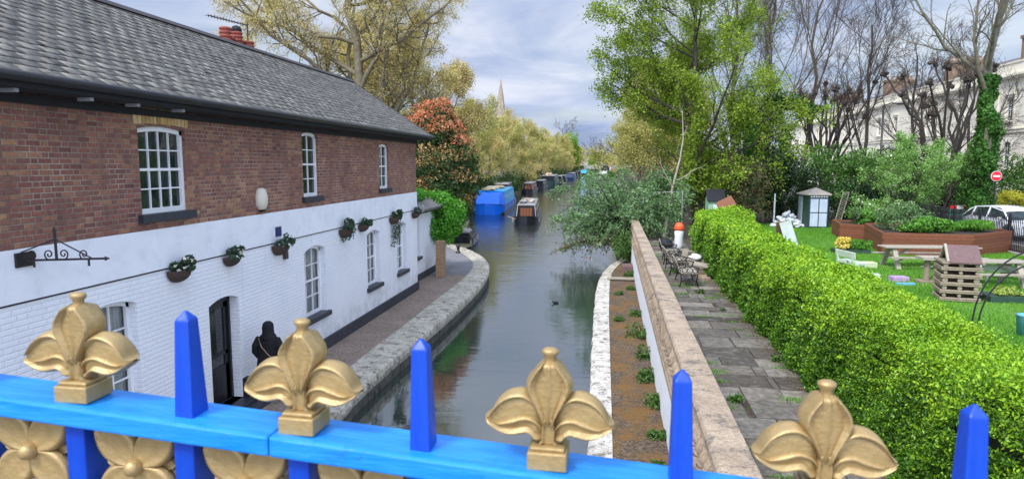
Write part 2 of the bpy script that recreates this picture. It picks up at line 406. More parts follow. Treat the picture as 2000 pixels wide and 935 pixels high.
tr_ = g_.node('ShaderNodeBsdfTransparent'); tr_.inputs[0].default_value = (.95, .97, .97, 1); gl_ = g_.node('ShaderNodeBsdfGlossy'); gl_.inputs['Roughness'].default_value = .03
fr_ = g_.node('ShaderNodeFresnel'); fr_.inputs[0].default_value = 1.5; mx_ = g_.node('ShaderNodeMixShader')
g_.l.new(fr_.outputs[0], mx_.inputs[0]); g_.l.new(tr_.outputs[0], mx_.inputs[1]); g_.l.new(gl_.outputs[0], mx_.inputs[2]); g_.l.new(mx_.outputs[0], g_.n['Material Output'].inputs[0])
m_curtain = M('net_curtain', (.62, .65, .66), .9, .15, 6, .2, 30)
m_room = M('dark_room', (.02, .02, .022), .9, .2, 2, 0)
m_gravel = gravel_mat('path_gravel', (.10, .075, .06), (.21, .16, .125), (.34, .27, .21), 45)
m_tarmac = gravel_mat('path_tarmac', (.13, .13, .14), (.17, .17, .18), (.22, .22, .23), 60)
m_asphalt = gravel_mat('asphalt', (.05, .05, .052), (.07, .07, .075), (.1, .1, .1), 40)
m_coping = stone_mat('canal_coping_stone', (.28, .255, .20), (.52, .49, .41), (.075, .068, .052), 1.5, .52, 24, .8)
m_quayface = stone_mat('canal_wall_wet', (.04, .04, .035), (.12, .115, .09), (.01, .012, .01), 2, .5, 30, 1)
m_whitestone = stone_mat('white_painted_stone', (.40, .38, .33), (.66, .64, .59), (.16, .135, .10), 1.8, .50, 24, .9)
m_moss = gravel_mat('mossy_earth', (.035, .025, .015), (.085, .058, .035), (.16, .12, .08), 30, patch=(.17, .085, .014))
m_balu = stone_mat('cast_stone', (.25, .19, .135), (.45, .36, .26), (.13, .115, .095), 1.5, .515, 40, .9)
m_flag = islandmat('flagstone', [(.055, .048, .04), (.13, .118, .10), (.20, .185, .16), (.09, .078, .066), (.28, .255, .215)], .9, .6, 30, (.35, .35, .33), .35, mott=.5)
m_earth = gravel_mat('garden_soil', (.025, .018, .012), (.05, .037, .025), (.08, .06, .04), 25)
m_ground = gravel_mat('bank_ground', (.05, .055, .025), (.07, .07, .035), (.09, .09, .05), 8)
m_lawn, g_, p_ = newmat('lawn_turf')
c_ = g_.ramp(g_.noise(g_.pos(), .35, 6, .65), [(.3, (.06, .18, .012)), (.5, (.09, .25, .02)), (.7, (.15, .34, .04))])
c_ = g_.mix(.5, c_, g_.ramp(g_.noise(g_.pos(), 30, 5, .8), [(.3, .2), (.7, .8)]), 'OVERLAY')
c_ = g_.mix(g_.m('MULTIPLY', g_.ramp(g_.noise(g_.pos(), .9, 4), [(.60, 0), (.68, 1)]), .6), c_, (.16, .15, .08))
g_.put(p_.inputs['Base Color'], c_); p_.inputs['Roughness'].default_value = .8; g_.put(p_.inputs['Normal'], g_.bump(g_.noise(g_.pos(), 40, 4, .8), .8, .03))
# water
m_water, g_, p_ = newmat('canal_water')
p_.inputs['Base Color'].default_value = (.022, .034, .030, 1); p_.inputs['Roughness'].default_value = .02; p_.inputs['IOR'].default_value = 2.4
p_.inputs['Specular IOR Level'].default_value = 1.0
xy_ = g_.xyz(g_.pos())
v1_ = g_.comb(g_.m('MULTIPLY', xy_[0], .9), g_.m('MULTIPLY', xy_[1], 2.2), 0)
h1_ = g_.noise(v1_, 1.6, 5, .55, .3); h2_ = g_.noise(v1_, .35, 2, .5)
# smooth water near the bridge, ripples in the wake of the moving boat farther off
far_ = g_.ramp(g_.m('DIVIDE', xy_[1], 120.0), [(.1, .14), (.26, .5), (.42, 1.3), (.7, 1)])
g_.put(p_.inputs['Normal'], g_.bump(g_.m('MULTIPLY', g_.m('ADD', g_.m('MULTIPLY', h1_, .6), h2_), far_), .32, .09))
def gloss_paint(name, base, worn, under, ax=(2, 14, 14), bmp=.35):
    """old gloss paint: brush marks, faded patches, grime and a few chips"""
    m, g, p = newmat(name); o = g.obj()
    st = g.noise(g.scalev(o, ax), 5, 4, .6); c = g.mix(g.ramp(st, [(.3, 0), (.75, .65)]), base, worn)
    c = g.mix(g.m('MULTIPLY', g.ramp(g.noise(o, 18, 8, .75), [(.58, 0), (.72, 1)]), .35), c, tuple(x * .35 for x in base))
    c = g.mix(g.ramp(g.noise(o, 34, 6, .8), [(.685, 0), (.70, 1)]), c, under)
    g.put(p.inputs['Base Color'], c); g.put(p.inputs['Roughness'], g.ramp(g.noise(o, 9, 4, .6), [(.3, .26), (.7, .5)])); p.inputs['Specular IOR Level'].default_value = .45
    g.put(p.inputs['Normal'], g.bump(g.m('ADD', g.noise(g.scalev(o, ax), 8, 4, .6), g.m('MULTIPLY', g.noise(o, 60, 4, .7), .4)), bmp, .004)); return m
m_blueL = gloss_paint('azure_gloss_paint', (.0, .20, .68), (.04, .33, .80), (.02, .10, .30))
m_blueD = gloss_paint('ultramarine_gloss_paint', (.0, .045, .42), (.005, .08, .52), (.03, .04, .12), (14, 14, 2), .2)
m_gold = M('gold_paint', (.41, .29, .125), .42, .2, 12, .3, 45, metal=.35, spec=.5, dirt=(.30, .19, .07), dirt_amt=.45)
m_bark = M('grey_bark', (.13, .105, .075), .9, .4, 3, .6, 20)
m_barkd = M('dark_bark', (.055, .045, .038), .9, .35, 3, .6, 20)
m_barkg = M('green_grey_bark', (.15, .14, .095), .9, .35, 3, .5, 20)
m_twig = M('grey_brown_twigs', (.115, .092, .072), .9, .3, 3, 0)
m_slate = islandmat('roof_slate', [(.19, .178, .158), (.26, .242, .212), (.225, .21, .19), (.31, .29, .25), (.27, .25, .215)], .75, .5, 22, (.045, .036, .025), .95, .3, mott=.6)

# ---------------------------------------------------------------- setting: water, banks, quays
ZW = -.5
mb = MB(); mb.add([(-40, -40, ZW), (30, -40, ZW), (30, 640, ZW), (-40, 640, ZW)], [(0, 1, 2, 3)]); tag(mb.build('water', m_water), kind='structure')
# left bank edge (outer edge of the coping)
ledge = [(-5.15, -12), (-5.15, 9.5)] + [tuple(oz(px, py, 0).xy) for px, py in ((700, 762), (765, 704), (825, 656), (885, 606), (928, 566), (950, 540), (956, 520), (948, 505), (930, 493), (905, 483))]
ledge += [(-9.9, 39.5)]
inner = [(-5.75, -12), (-5.8, 9.5)] + [tuple(oz(px, py, 0).xy) for px, py in ((660, 738), (730, 680), (792, 634), (852, 586), (896, 552), (918, 531), (924, 517), (918, 507), (905, 498), (885, 488))] + [(-10.4, 39.2)]
def strip(name, A, B, z, mat, zb=None, kind='structure', seg_gap=None):
    mb = MB(); n = len(A)
    vs = [(*a, z) for a in A] + [(*b, z) for b in B]; mb.add(vs, [(i, i + 1, n + i + 1, n + i) for i in range(n - 1)])
    return tag(mb.build(name, mat), kind=kind)
def resample(P, ds, wob=0, rng=None):
    P = [Vector(p) for p in P]; out = []
    for a, b in zip(P, P[1:]):
        k = max(1, int((b - a).length / ds))
        for i in range(k): out.append(a.lerp(b, i / k))
    out.append(P[-1]); return out
def catmull(P, k=8):
    P = [Vector(p) for p in P]; Q = [P[0] * 2 - P[1]] + P + [P[-1] * 2 - P[-2]]; out = []
    for i in range(1, len(Q) - 2):
        a, b, c, d = Q[i - 1:i + 3]
        for j in range(k):
            t = j / k; out.append(.5 * ((2 * b) + (c - a) * t + (2 * a - 5 * b + 4 * c - d) * t * t + (3 * b - a - 3 * c + d) * t ** 3))
    out.append(P[-1]); return out
rngp = random.Random(3)
LE = [Vector((p.x, p.y)) for p in catmull([Vector((*p, 0)) for p in ledge], 6)]; LI = [Vector((p.x, p.y)) for p in catmull([Vector((*p, 0)) for p in inner], 6)]
def coping_blocks(name, E, I, z, drop, mat, seglen, rng, wobble=.03):
    """rough stone blocks along a canal edge, one mesh of worn blocks (a kerb is one strip of the setting)"""
    mb = MB(); n = len(E)
    rows = []
    for i in range(n):
        e, q = E[i], I[i]; w_ = rng.uniform(-wobble, wobble)
        out = (e - q).normalized()
        rows.append([(*q, z), (*(e - out * .1), z + rng.uniform(-.012, .012)), (*(e + out * (w_ - .02)), z - .05), (*(e + out * (w_ + .0)), z - .16), (*(e - out * .05), z - .3), (*(e - out * .07), z - drop)])
    k = 6; vs = [p for r in rows for p in r]
    mb.add(vs, [(i * k + j, i * k + j + 1, (i + 1) * k + j + 1, (i + 1) * k + j) for i in range(n - 1) for j in range(k - 1)])
    return tag(mb.build(name, mat, smooth=False), kind='structure')
def dens(P, ds):
    return [Vector((p.x, p.y)) for p in resample([Vector((p.x, p.y, 0)) for p in P], ds)]
def pair_dens(A, B, k=4):
    a, b = [], []
    for i in range(len(A) - 1):
        for j in range(k): t = j / k; a.append(A[i].lerp(A[i + 1], t)); b.append(B[i].lerp(B[i + 1], t))
    a.append(A[-1]); b.append(B[-1]); return a, b
LEd, LId = pair_dens(LE, LI, 4)
coping_blocks('quay_kerb', LEd, LId, .02, .3, m_coping, .8, rngp, .045)
mb = MB(); vs = []
for e, q in zip(LEd, LId):
    o_ = (e - q).normalized(); vs += [(*(e - o_ * .06), -.25), (*(e - o_ * .02), -1.2)]
mb.add(vs, [(2 * i, 2 * i + 2, 2 * i + 3, 2 * i + 1) for i in range(len(LEd) - 1)]); tag(mb.build('quay_wall', m_quayface), kind='structure')
# towpath: gravel as far as the cottage reaches, then tarmac
split = [i for i, p in enumerate(LI) if p.y > 27.6][0]
A = LI[:split + 1]
strip('towpath', [(-8.5, p.y) for p in A], [tuple(p) for p in A], .0, m_gravel)
A = LI[split:]; strip('paved_path', [(-22, A[0].y + (p.y - A[0].y)) for p in A], [tuple(p) for p in A], .004, m_tarmac)
# far left bank and the ground behind it
bank = [(-9.9, 39.5), (-10.2, 46), (-12, 56), (-15.2, 66), (-15.7, 90), (-16.2, 200), (-16.5, 460)]
mb = MB(); far = [(-900, y) for x, y in bank]; n = len(bank)
mb.add([(x, y, -.02) for x, y in bank] + [(x, y, -.02) for x, y in far] + [(x, y, -1.3) for x, y in bank], [(i, i + 1, n + i + 1, n + i) for i in range(n - 1)] + [(i, 2 * n + i, 2 * n + i + 1, i + 1) for i in range(n - 1)])
mb.add([(-900, -60, -.03), (-8.2, -60, -.03), (-8.2, 39.6, -.03), (-900, 39.6, -.03)], [(0, 1, 2, 3)])
mb.add([(-3000, 455, -.3), (3000, 455, -.3), (3000, 5000, -.3), (-3000, 5000, -.3)], [(0, 1, 2, 3)])
tag(mb.build('ground', m_ground), kind='structure')
# right quay: white painted coping, mossy strip
redge = [Vector(p) for p in ((-.36, -8), (-.33, 7), (-.33, 10.8), (-.36, 13), (-.42, 16), (-.5, 21), (-.52, 25), (-.46, 27.6), (-.3, 30), (.0, 32), (.5, 34), (1.1, 35.2))]
rinn = [Vector(p) for p in ((.1, -8), (.1, 7), (.1, 10.8), (.08, 13), (.05, 16), (.0, 21), (.0, 25), (.02, 27.6), (.16, 30), (.45, 32), (.8, 33.4), (1.2, 34.4))]
ra, rb = pair_dens(redge[:8], rinn[:8], 14)
coping_blocks('quay_kerb', ra, rb, .02, .3, m_whitestone, .8, rngp, .02)
rc, rd = pair_dens(redge[7:], rinn[7:], 8)
coping_blocks('quay_kerb', rc, rd, .02, .3, m_coping, .8, rngp, .02)
mb = MB(); vs = []
for e in ra + rc: vs += [(e.x + .06, e.y, -.25), (e.x + .03, e.y, -1.2)]
mb.add(vs, [(2 * i, 2 * i + 1, 2 * i + 3, 2 * i + 2) for i in range(len(ra + rc) - 1)]); tag(mb.build('quay_wall', m_quayface), kind='structure')
strip('quay_path', [tuple(p) for p in rinn], [(1.3, p.y) for p in rinn[:-1]] + [(1.3, 35)], -.002, m_moss)
# terrace ground on the right: soil under the paving and hedge, lawn, street
def sheet(name, poly, z, mat):
    mb = MB(); mb.add([(x, y, z) for x, y in poly], [tuple(range(len(poly)))]); return tag(mb.build(name, mat), kind='structure')
TZ = 1.05
sheet('ground', [(1.1, -10), (1200, -10), (1200, 460), (.9, 460), (.6, 60), (1.1, 36)], TZ - .03, m_earth)
mb = MB(); mb.add([(1.1, 35, TZ - .03), (.6, 60, TZ - .03), (.9, 460, TZ - .03), (.2, 35.2, -1), (-.4, 60, -1), (-.2, 460, -1)], [(0, 1, 4, 3), (1, 2, 5, 4)]); tag(mb.build('bank', m_ground), kind='structure')
lawn_poly = [(4.2, 2), (16.9, 2), (17.0, 30), (17.3, 38), (17.6, 44.5), (9.5, 43.5), (5.0, 40), (4.4, 30)]
sheet('lawn', lawn_poly, TZ, m_lawn)
mb = MB(); mb.add([(17.2, 0, 1.3), (32.5, 0, 1.3), (32.5, 160, 1.3), (17.8, 160, 1.3)], [(0, 1, 2, 3)]); tag(mb.build('road', m_asphalt), kind='structure')
m_kerb = M('kerb_stone', (.38, .37, .35), .85, .15, 3, .4, 40)
mb = MB(); mb.b2((16.92, 0, .9), (17.15, 70, 1.42)); tag(mb.build('kerb', m_kerb), kind='structure')
mb = MB(); mb.b2((30.6, 0, 1.0), (33, 160, 1.42)); tag(mb.build('pavement', m_kerb), kind='structure')
# flagstones of the terrace path
rf = random.Random(8); mb = MB(); y = 1.0
while y < 33:
    h = rf.uniform(.45, .8); x = 1.42
    cuts = [1.42] + sorted(rf.uniform(1.8, 3.1) for _ in range(rf.choice((1, 2, 2)))) + [3.5]
    for a, b in zip(cuts, cuts[1:]):
        if b - a < .12: continue
        mb.box(((a + b) / 2, y + h / 2, TZ - .03 + rf.uniform(-.012, .012)), (b - a - .025, h - .025, .08), rx=rf.uniform(-.012, .012), ry=rf.uniform(-.012, .012))
    y += h
tag(mb.build('terrace_path', m_flag), kind='structure')

# ---------------------------------------------------------------- terrace wall with balustrade
WX = 1.03
gw = thing('terrace_wall', 'white rendered canal wall carrying a weathered brown stone balustrade', 'wall', (WX, 6, 0))
mw = stone_mat('flaking_white_paint', (.66, .70, .76), (.78, .81, .86), (.13, .115, .095), 3.0, .60, 20, .6)
mb = MB(); mb.b2((WX, -6, -.3), (WX + .34, 34.6, 1.06)); mb.build('retaining_wall', mw, gw)
mb = MB(); mb.b2((WX - .035, -6, 1.06), (WX + .375, 34.7, 1.17)); mb.b2((WX - .015, -6, 1.17), (WX + .355, 34.65, 1.235)); mb.build('plinth_course', m_balu, gw)
piers = [2.4, 13.4, 24.0, 34.3]
for y in piers: mb = MB(); mb.b2((WX + .0, y - .26, 1.235), (WX + .34, y + .26, 1.79)); mb.build('pier', m_balu, gw, bevel=.01)
yy = [i * .0 for i in ()]
y = -2.0; seg = []
while y < 34.6:
    L = 2.75 if y < 8 else 2.6; seg.append((y, min(y + L, 34.75))); y += L
for a, b in seg:
    mb = MB(); off = rf.uniform(-.006, .006)
    mb.prismy([(WX + .06 + off, 1.79), (WX + .34 + off, 1.79), (WX + .40 + off, 1.84), (WX + .40 + off, 1.93), (WX + .375 + off, 1.965), (WX + .02 + off, 1.965), (WX - .005 + off, 1.93), (WX - .005 + off, 1.84)], a + .006, b - .006)
    mb.build('coping_stone', m_balu, gw)
prof = [(.085, 0), (.085, .05), (.04, .06), (.036, .09), (.085, .16), (.108, .23), (.085, .30), (.04, .38), (.032, .43), (.055, .45), (.055, .47), (.08, .50), (.08, .555)]
bal = None; y = -1.8; nb_ = 0
while y < 34:
    if all(abs(y - p) > .36 for p in piers):
        if bal is None: mb = MB(); mb.lathe(prof, (0, 0, 0), 12); bal = mb.build('baluster', m_balu, gw, smooth=True, world=False); b_ = bal
        else: b_ = bal.copy(); COL.objects.link(b_); b_.parent = gw
        b_.location = (.11, y - 6, 1.235); nb_ += 1
        if nb_ > 98: break
    y += .31 if y < 24 else .5

# ---------------------------------------------------------------- cottage
HX = -7.3
house = thing('brick_cottage', 'long cottage with white painted ground floor, brick upper storey and slate roof', 'house', (HX, 16, 0))
def wall_x(mb, X, y0, y1, z0, z1, ops, dep):
    ys = sorted({y0, y1, *[o[0] for o in ops], *[o[1] for o in ops]}); zs = sorted({z0, z1, *[o[2] for o in ops], *[o[3] for o in ops]})
    for a, b in zip(ys, ys[1:]):
        for c, d_ in zip(zs, zs[1:]):
            ym, zm = (a + b) / 2, (c + d_) / 2
            if any(o[0] < ym < o[1] and o[2] < zm < o[3] for o in ops): continue
            mb.add([(X, a, c), (X, b, c), (X, b, d_), (X, a, d_)], [(0, 1, 2, 3)])
    for ya, yb, za, zb, ar in ops:
        D = X - dep; zs_ = zb - ar; n = 10
        mb.add([(X, ya, za), (X, yb, za), (D, yb, za), (D, ya, za)], [(0, 1, 2, 3)])
        mb.add([(X, ya, za), (D, ya, za), (D, ya, zs_), (X, ya, zs_)], [(0, 1, 2, 3)])
        mb.add([(X, yb, za), (X, yb, zs_), (D, yb, zs_), (D, yb, za)], [(0, 1, 2, 3)])
        arc = [(ya + (yb - ya) * i / n, zs_ + ar * (1 - (2 * i / n - 1) ** 2)) for i in range(n + 1)]
        for (p, q), (r_, s_) in zip(arc, arc[1:]):
            mb.add([(X, p, q), (X, r_, s_), (D, r_, s_), (D, p, q)], [(3, 2, 1, 0)])
            if ar > 0: mb.add([(X, p, q), (X, r_, s_), (X, r_, zb), (X, p, zb)], [(0, 1, 2, 3)])
up_ops = [(9.50, 10.66, 4.0, 5.40, .05), (15.1, 15.95, 4.0, 5.56, .06), (20.45, 21.3, 4.0, 5.43, .06)]
lo_ops = [(8.15, 9.25, .98, 2.75, .10), (15.0, 16.2, 1.0, 2.77, .12), (19.2, 20.3, 1.02, 2.76, .12), (22.08, 23.1, 1.02, 2.76, .12)]
door_op = (11.1, 12.1, .12, 2.27, .10)
mb = MB(); wall_x(mb, HX, 1, 24.45, 3.74, 5.78, up_ops, .13); mb.add([(HX, 24.45, 3.74), (-12.7, 24.45, 3.74), (-12.7, 24.45, 5.9), (-10, 24.45, 7.75), (HX, 24.45, 5.9)], [(0, 1, 2, 3, 4)])
mb.add([(-12.7, 1, 0), (-12.7, 24.45, 0), (-12.7, 24.45, 5.9), (-12.7, 1, 5.9)], [(3, 2, 1, 0)]); mb.build('brick_wall', m_brick, house)
mb = MB(); mb.b2((HX - .4, 1, 3.08), (HX + .022, 24.47, 3.745)); mb.build('rendered_band', m_render, house, bevel=.008)
mb = MB(); wall_x(mb, HX, 1, 24.45, 0, 3.08, lo_ops + [door_op], .2); mb.add([(HX, 24.45, 0), (-12.7, 24.45, 0), (-12.7, 24.45, 3.74), (HX, 24.45, 3.74)], [(0, 1, 2, 3)]); mb.build('white_wall', m_white, house)
mb = MB(); 
for a, b in ((1, 11.0), (12.2, 24.5)): mb.b2((HX - .1, a, -.05), (HX + .05, b, .30))
mb.build('plinth', m_plinth, house)
mb = MB(); mb.b2((HX - .03, 1, 3.058), (HX + .012, 24.46, 3.078)); mb.build('band_groove', m_blackmatt, house)
def sash(par, X, op, cols, rows, set_back, curtain=False, mat=m_whitepaint, arch_bricks=False, sill=True, sillw=.12, fw=.055):
    ya, yb, za, zb, ar = op; D = X - set_back; zt = zb
    mb = MB(); t = fw
    mb.b2((D - .06, ya, za), (D, ya + t, zt - ar * .5)); mb.b2((D - .06, yb - t, za), (D, yb, zt - ar * .5))
    n = 8; arc = lambda u: zb - ar + ar * (1 - (2 * u - 1) ** 2)
    for i in range(n):
        u0, u1 = i / n, (i + 1) / n; y0, y1 = ya + (yb - ya) * u0, ya + (yb - ya) * u1
        mb.add([(D, y0, arc(u0) - .075), (D, y1, arc(u1) - .075), (D, y1, arc(u1) + .01), (D, y0, arc(u0) + .01), (D - .05, y0, arc(u0) - .075), (D - .05, y1, arc(u1) - .075)], [(0, 1, 2, 3), (4, 5, 1, 0)])
    mb.b2((D - .06, ya + t, za), (D - .002, yb - t, za + .085))
    y0, y1, z0, z1 = ya + t, yb - t, za + .085, zt - ar * .4 - .05
    zm = (z0 + z1) / 2; mb.b2((D - .075, y0, zm - .022), (D - .012, y1, zm + .022))
    for i in range(1, cols): y = y0 + (y1 - y0) * i / cols; mb.b2((D - .07, y - .011, z0), (D - .022, y + .011, z1))
    for i in range(1, rows):
        if abs(i - rows / 2) < .01: continue
        z = z0 + (z1 - z0) * i / rows; mb.b2((D - .068, y0, z - .011), (D - .024, y1, z + .011))
    wd = mb.build('window', mat, par)
    mb = MB(); (mb.add([(D - .05, ya + .01, za + .01), (D - .05, yb - .01, za + .01), (D - .05, yb - .01, zb - .005), (D - .05, ya + .01, zb - .005)], [(0, 1, 2, 3)]) if curtain else mb.b2((D - .056, ya + .01, za + .01), (D - .05, yb - .01, zb - .005))); mb.build('pane', m_clear if curtain else m_glass, wd)
    if curtain:
        rc_ = random.Random(int(ya * 10)); mb = MB(); k = 60; vs = []
        for i in range(k + 1):
            u = i / k; y = ya + (yb - ya) * u; gap = abs(u - .5) < .07
            xx = D - .13 + .022 * math.sin(i * 1.5 + rc_.random()) + (-.12 if gap else 0)
            for z in (za, zb): vs.append((xx, y, z))
        mb.add(vs, [(2 * i, 2 * i + 2, 2 * i + 3, 2 * i + 1) for i in range(k)]); mb.build('curtain', m_curtain, wd)
        mb = MB(); mb.add([(D - .6, ya - .3, za - .3), (D - .6, yb + .3, za - .3), (D - .6, yb + .3, zb + .3), (D - .6, ya - .3, zb + .3)], [(0, 1, 2, 3)]); mb.build('room_back', m_room, wd)
    if sill: mb = MB(); mb.b2((D - .02, ya - .1, za - sillw), (X + .1, yb + .1, za + .004)); mb.build('sill', m_slatesill, wd, bevel=.008)
    return wd
wn = []
wn.append(sash(house, HX, up_ops[0], 4, 4, .055, fw=.07, sillw=.13)); wn.append(sash(house, HX, up_ops[1], 2, 4, .05)); wn.append(sash(house, HX, up_ops[2], 2, 4, .05))
for i, o_ in enumerate(lo_ops): wn.append(sash(house, HX, o_, 3, 4, .15, curtain=True, sillw=.12))
wn[0]['label'] = 'wide upper sash window under a yellow brick arch'
# yellow flat arch over the wide window
m_yb = islandmat('yellow_arch_brick', [(.48, .30, .12), (.60, .42, .18), (.66, .50, .27), (.40, .24, .10)], .85, .5, 40)
mb = MB(); n = 15
for i in range(n):
    u = (i + .5) / n; y = 9.42 + 1.32 * u; a = (u - .5) * .22
    zb_ = 5.405 + .03 * (1 - (2 * u - 1) ** 2)
    mb.box((HX + .004, y + math.sin(a) * .12, zb_ + .13), (.03, .072, .25), rx=-a)
mb.build('brick_arch', m_yb, house)
# door in deep reveal
mb = MB(); D = HX - .2; ya, yb, za, zb, ar = door_op
mb.b2((D - .06, ya, za), (D, ya + .09, zb - .03)); mb.b2((D - .06, yb - .06, za), (D, yb, zb - .03)); mb.b2((D - .06, ya, zb - .14), (D, yb, zb)); 
dr = mb.build('door', m_black, house)
mb = MB(); mb.b2((D - .08, ya + .09, za), (D - .04, yb - .06, .85)); mb.b2((D - .08, ya + .09, 1.05), (D - .04, yb - .06, 1.12)); mb.b2((D - .08, ya + .09, 2.0), (D - .04, yb - .06, 2.14)); mb.b2((D - .08, ya + .09, za), (D - .04, ya + .2, 2.1)); mb.b2((D - .08, yb - .17, za), (D - .04, yb - .06, 2.1)); mb.build('door_leaf', m_black, dr)
mb = MB(); mb.b2((D - .07, ya + .2, .85), (D - .062, yb - .17, 2.0)); mb.build('pane', m_glass, dr)
mb = MB(); mb.b2((HX - .25, 11.0, 0), (HX + .3, 12.25, .12)); mb.b2((HX + .3, 11.0, 0), (HX + .55, 12.3, .06)); mb.build('doorstep', m_slatesill, house, bevel=.01)
mb = MB(); mb.b2((HX + .0, 12.1, .0), (HX + .12, 12.28, .5)); mb.build('boot_scraper', m_blackmatt, house)
# roof of individual slates
EX, EZ, RX, RZ = -6.86, 5.86, -10.0, 7.95; Y0, Y1 = .8, 25.1
rn = np.random.default_rng(5)
sl = Vector((RX - EX, 0, RZ - EZ)); SL = sl.length; sx_, sz_ = sl.x / SL, sl.z / SL; nx_, nz_ = -sz_ * -1, -sx_ * 1
nx_, nz_ = sz_, -sx_
V, F = [], []
rows = 21; ex = SL / rows; wsl = .33
for r_ in range(rows):
    y = Y0 + (wsl / 2 if r_ % 2 else 0) - wsl
    while y < Y1:
        a, b = max(y + .004 + rn.uniform(-.004, .004), Y0), min(y + wsl - .004 + rn.uniform(-.004, .004), Y1); y += wsl
        if b - a < .03: continue
        s0 = r_ * ex + rn.uniform(-.012, .006) - (.05 if rn.random() < .012 else 0); s1 = (r_ + 1) * ex + .05
        h0, h1 = .025 + rn.uniform(0, .008), .012; tk = .008; sk = rn.uniform(-.006, .006)
        base = len(V)
        for (s, h) in ((s0, h0), (s1, h1)):
            for yy_ in (a, b):
                ss = s + (sk if yy_ == a else -sk)
                for hh in (h - tk, h): V.append((EX + sx_ * ss + nx_ * hh, yy_, EZ + sz_ * ss + nz_ * hh))
        F += [tuple(base + i for i in q) for q in ((1, 3, 7, 5), (0, 2, 3, 1), (0, 1, 5, 4), (2, 6, 7, 3))]
roof = npmesh('roof', np.array(V), np.array(F), m_slate, house)
mb = MB(); mb.prismy([(EX, EZ - .02), (RX, RZ - .02), (-13.14, EZ - .02), (-13.14, EZ - .14), (RX, RZ - .14), (EX, EZ - .14)], Y0, Y1 - .02); mb.build('roof_deck', m_blackmatt, roof)
mb = MB(); mb.add([(RX, Y0, RZ), (-13.14, Y0, EZ), (-13.14, Y1, EZ), (RX, Y1, RZ)], [(0, 1, 2, 3)]); mb.build('rear_slope', m_slate, roof)
mb = MB(); y = Y0
while y < Y1 - .1:
    L = .45; mb.prismy([(RX - .16, RZ - .05), (RX - .03, RZ + .075), (RX + .05, RZ + .075), (RX + .17, RZ - .03), (RX, RZ + .0)], y, min(y + L - .01, Y1 + .02)); y += L
mb.build('ridge_tiles', M('ridge_tile', (.05, .045, .05), .7, .3, 3, .4, 30), roof)
mb = MB(); mb.tube([(EX + .05, Y0, EZ - .045), (EX + .05, Y1 + .03, EZ - .045)], .062, 10); mb.build('gutter', m_black, house, smooth=True)
mb = MB(); mb.b2((EX - .03, Y0, EZ - .17), (EX - .005, Y1, EZ - .03)); mb.b2((HX - .05, Y0, EZ - .18), (EX - .03, Y1, EZ - .15)); mb.b2((HX - .0, 1, 5.55), (HX + .05, 24.5, 5.66)); mb.build('fascia', m_blackmatt, house)
mb = MB(); mb.bar((EX, Y1 + .02, EZ - .06), (RX, Y1 + .02, RZ - .06), .04, .16); mb.build('bargeboard', m_blackmatt, house)
for y in (6.1, 7.0, 8.15, 9.05, 10.1): mb = MB(); mb.box((EX - .14, y, EZ - .20), (.2, .06, .05)); mb.build('rafter_end', M('grey_timber', (.25, .26, .28), .7), house)
# chimney with ribbed pots
m_terr = M('terracotta', (.27, .065, .045), .75, .25, 6, .5, 50)
cy_ = ox(465, 90, -10.4)
mb = MB(); mb.b2((-10.9, cy_.y - .75, 7.0), (-10.1, cy_.y + .75, 7.8)); ch = mb.build('chimney', m_brick, house)
for i, (dy, hh, dx) in enumerate(((-.52, .62, 0), (-.2, .50, -.1), (.12, .66, -.05), (.5, .48, .08), (-.35, .5, -.42), (.3, .5, -.45))):
    mb = MB(); prof_ = []; z = 0
    while z < hh: prof_ += [(.135, z), (.165, z + .03), (.165, z + .06), (.135, z + .085)]; z += .10
    mb.lathe(prof_, (-10.45 + dx, cy_.y + dy, 7.8), 14); mb.build('chimney_pot', m_terr, ch)
mb = MB(); mb.lathe([(.05, 0), (.14, .02), (.15, .1), (.1, .17), (.02, .2)], (-10.5, cy_.y + .12, 8.46), 12); mb.build('chimney_cowl', m_blackmatt, ch, smooth=True)
# rear lean-to extension with its own window
ext = thing('cottage_annexe', 'low white annexe with a grey sloping roof at the far end of the cottage', 'annexe', (-7.8, 26.5, 0))
eo = (25.6, 26.5, 1.0, 2.6, .1)
mb = MB(); wall_x(mb, -7.8, 24.46, 28.9, 0, 2.95, [eo], .15); mb.add([(-7.8, 28.9, 0), (-12, 28.9, 0), (-12, 28.9, 2.95), (-7.8, 28.9, 2.95)], [(0, 1, 2, 3)]); mb.build('white_wall', m_white, ext)
sash(ext, -7.8, eo, 3, 4, .12, curtain=True)
mb = MB(); mb.b2((-7.9, 24.5, -.05), (-7.76, 28.9, .28)); mb.build('plinth', m_plinth, ext)
mb = MB(); mb.prismy([(-7.45, 2.86), (-7.45, 2.98), (-10.5, 4.3), (-10.5, 4.18)], 24.6, 29.2); mb.build('roof', M('grey_felt_roof', (.22, .20, .19), .85, .3, 2, .5, 30), ext)
mb = MB(); mb.tube([(-7.41, 24.6, 2.88), (-7.41, 29.2, 2.88)], .05, 8); mb.build('gutter', m_black, ext)
pil = MB().b2((-7.33, 27.25, 0), (-6.98, 27.62, 1.55)).build('brick_pillar', m_pillar); tag(pil, 'yellow brick gate pillar under the bright green bush', 'pillar')
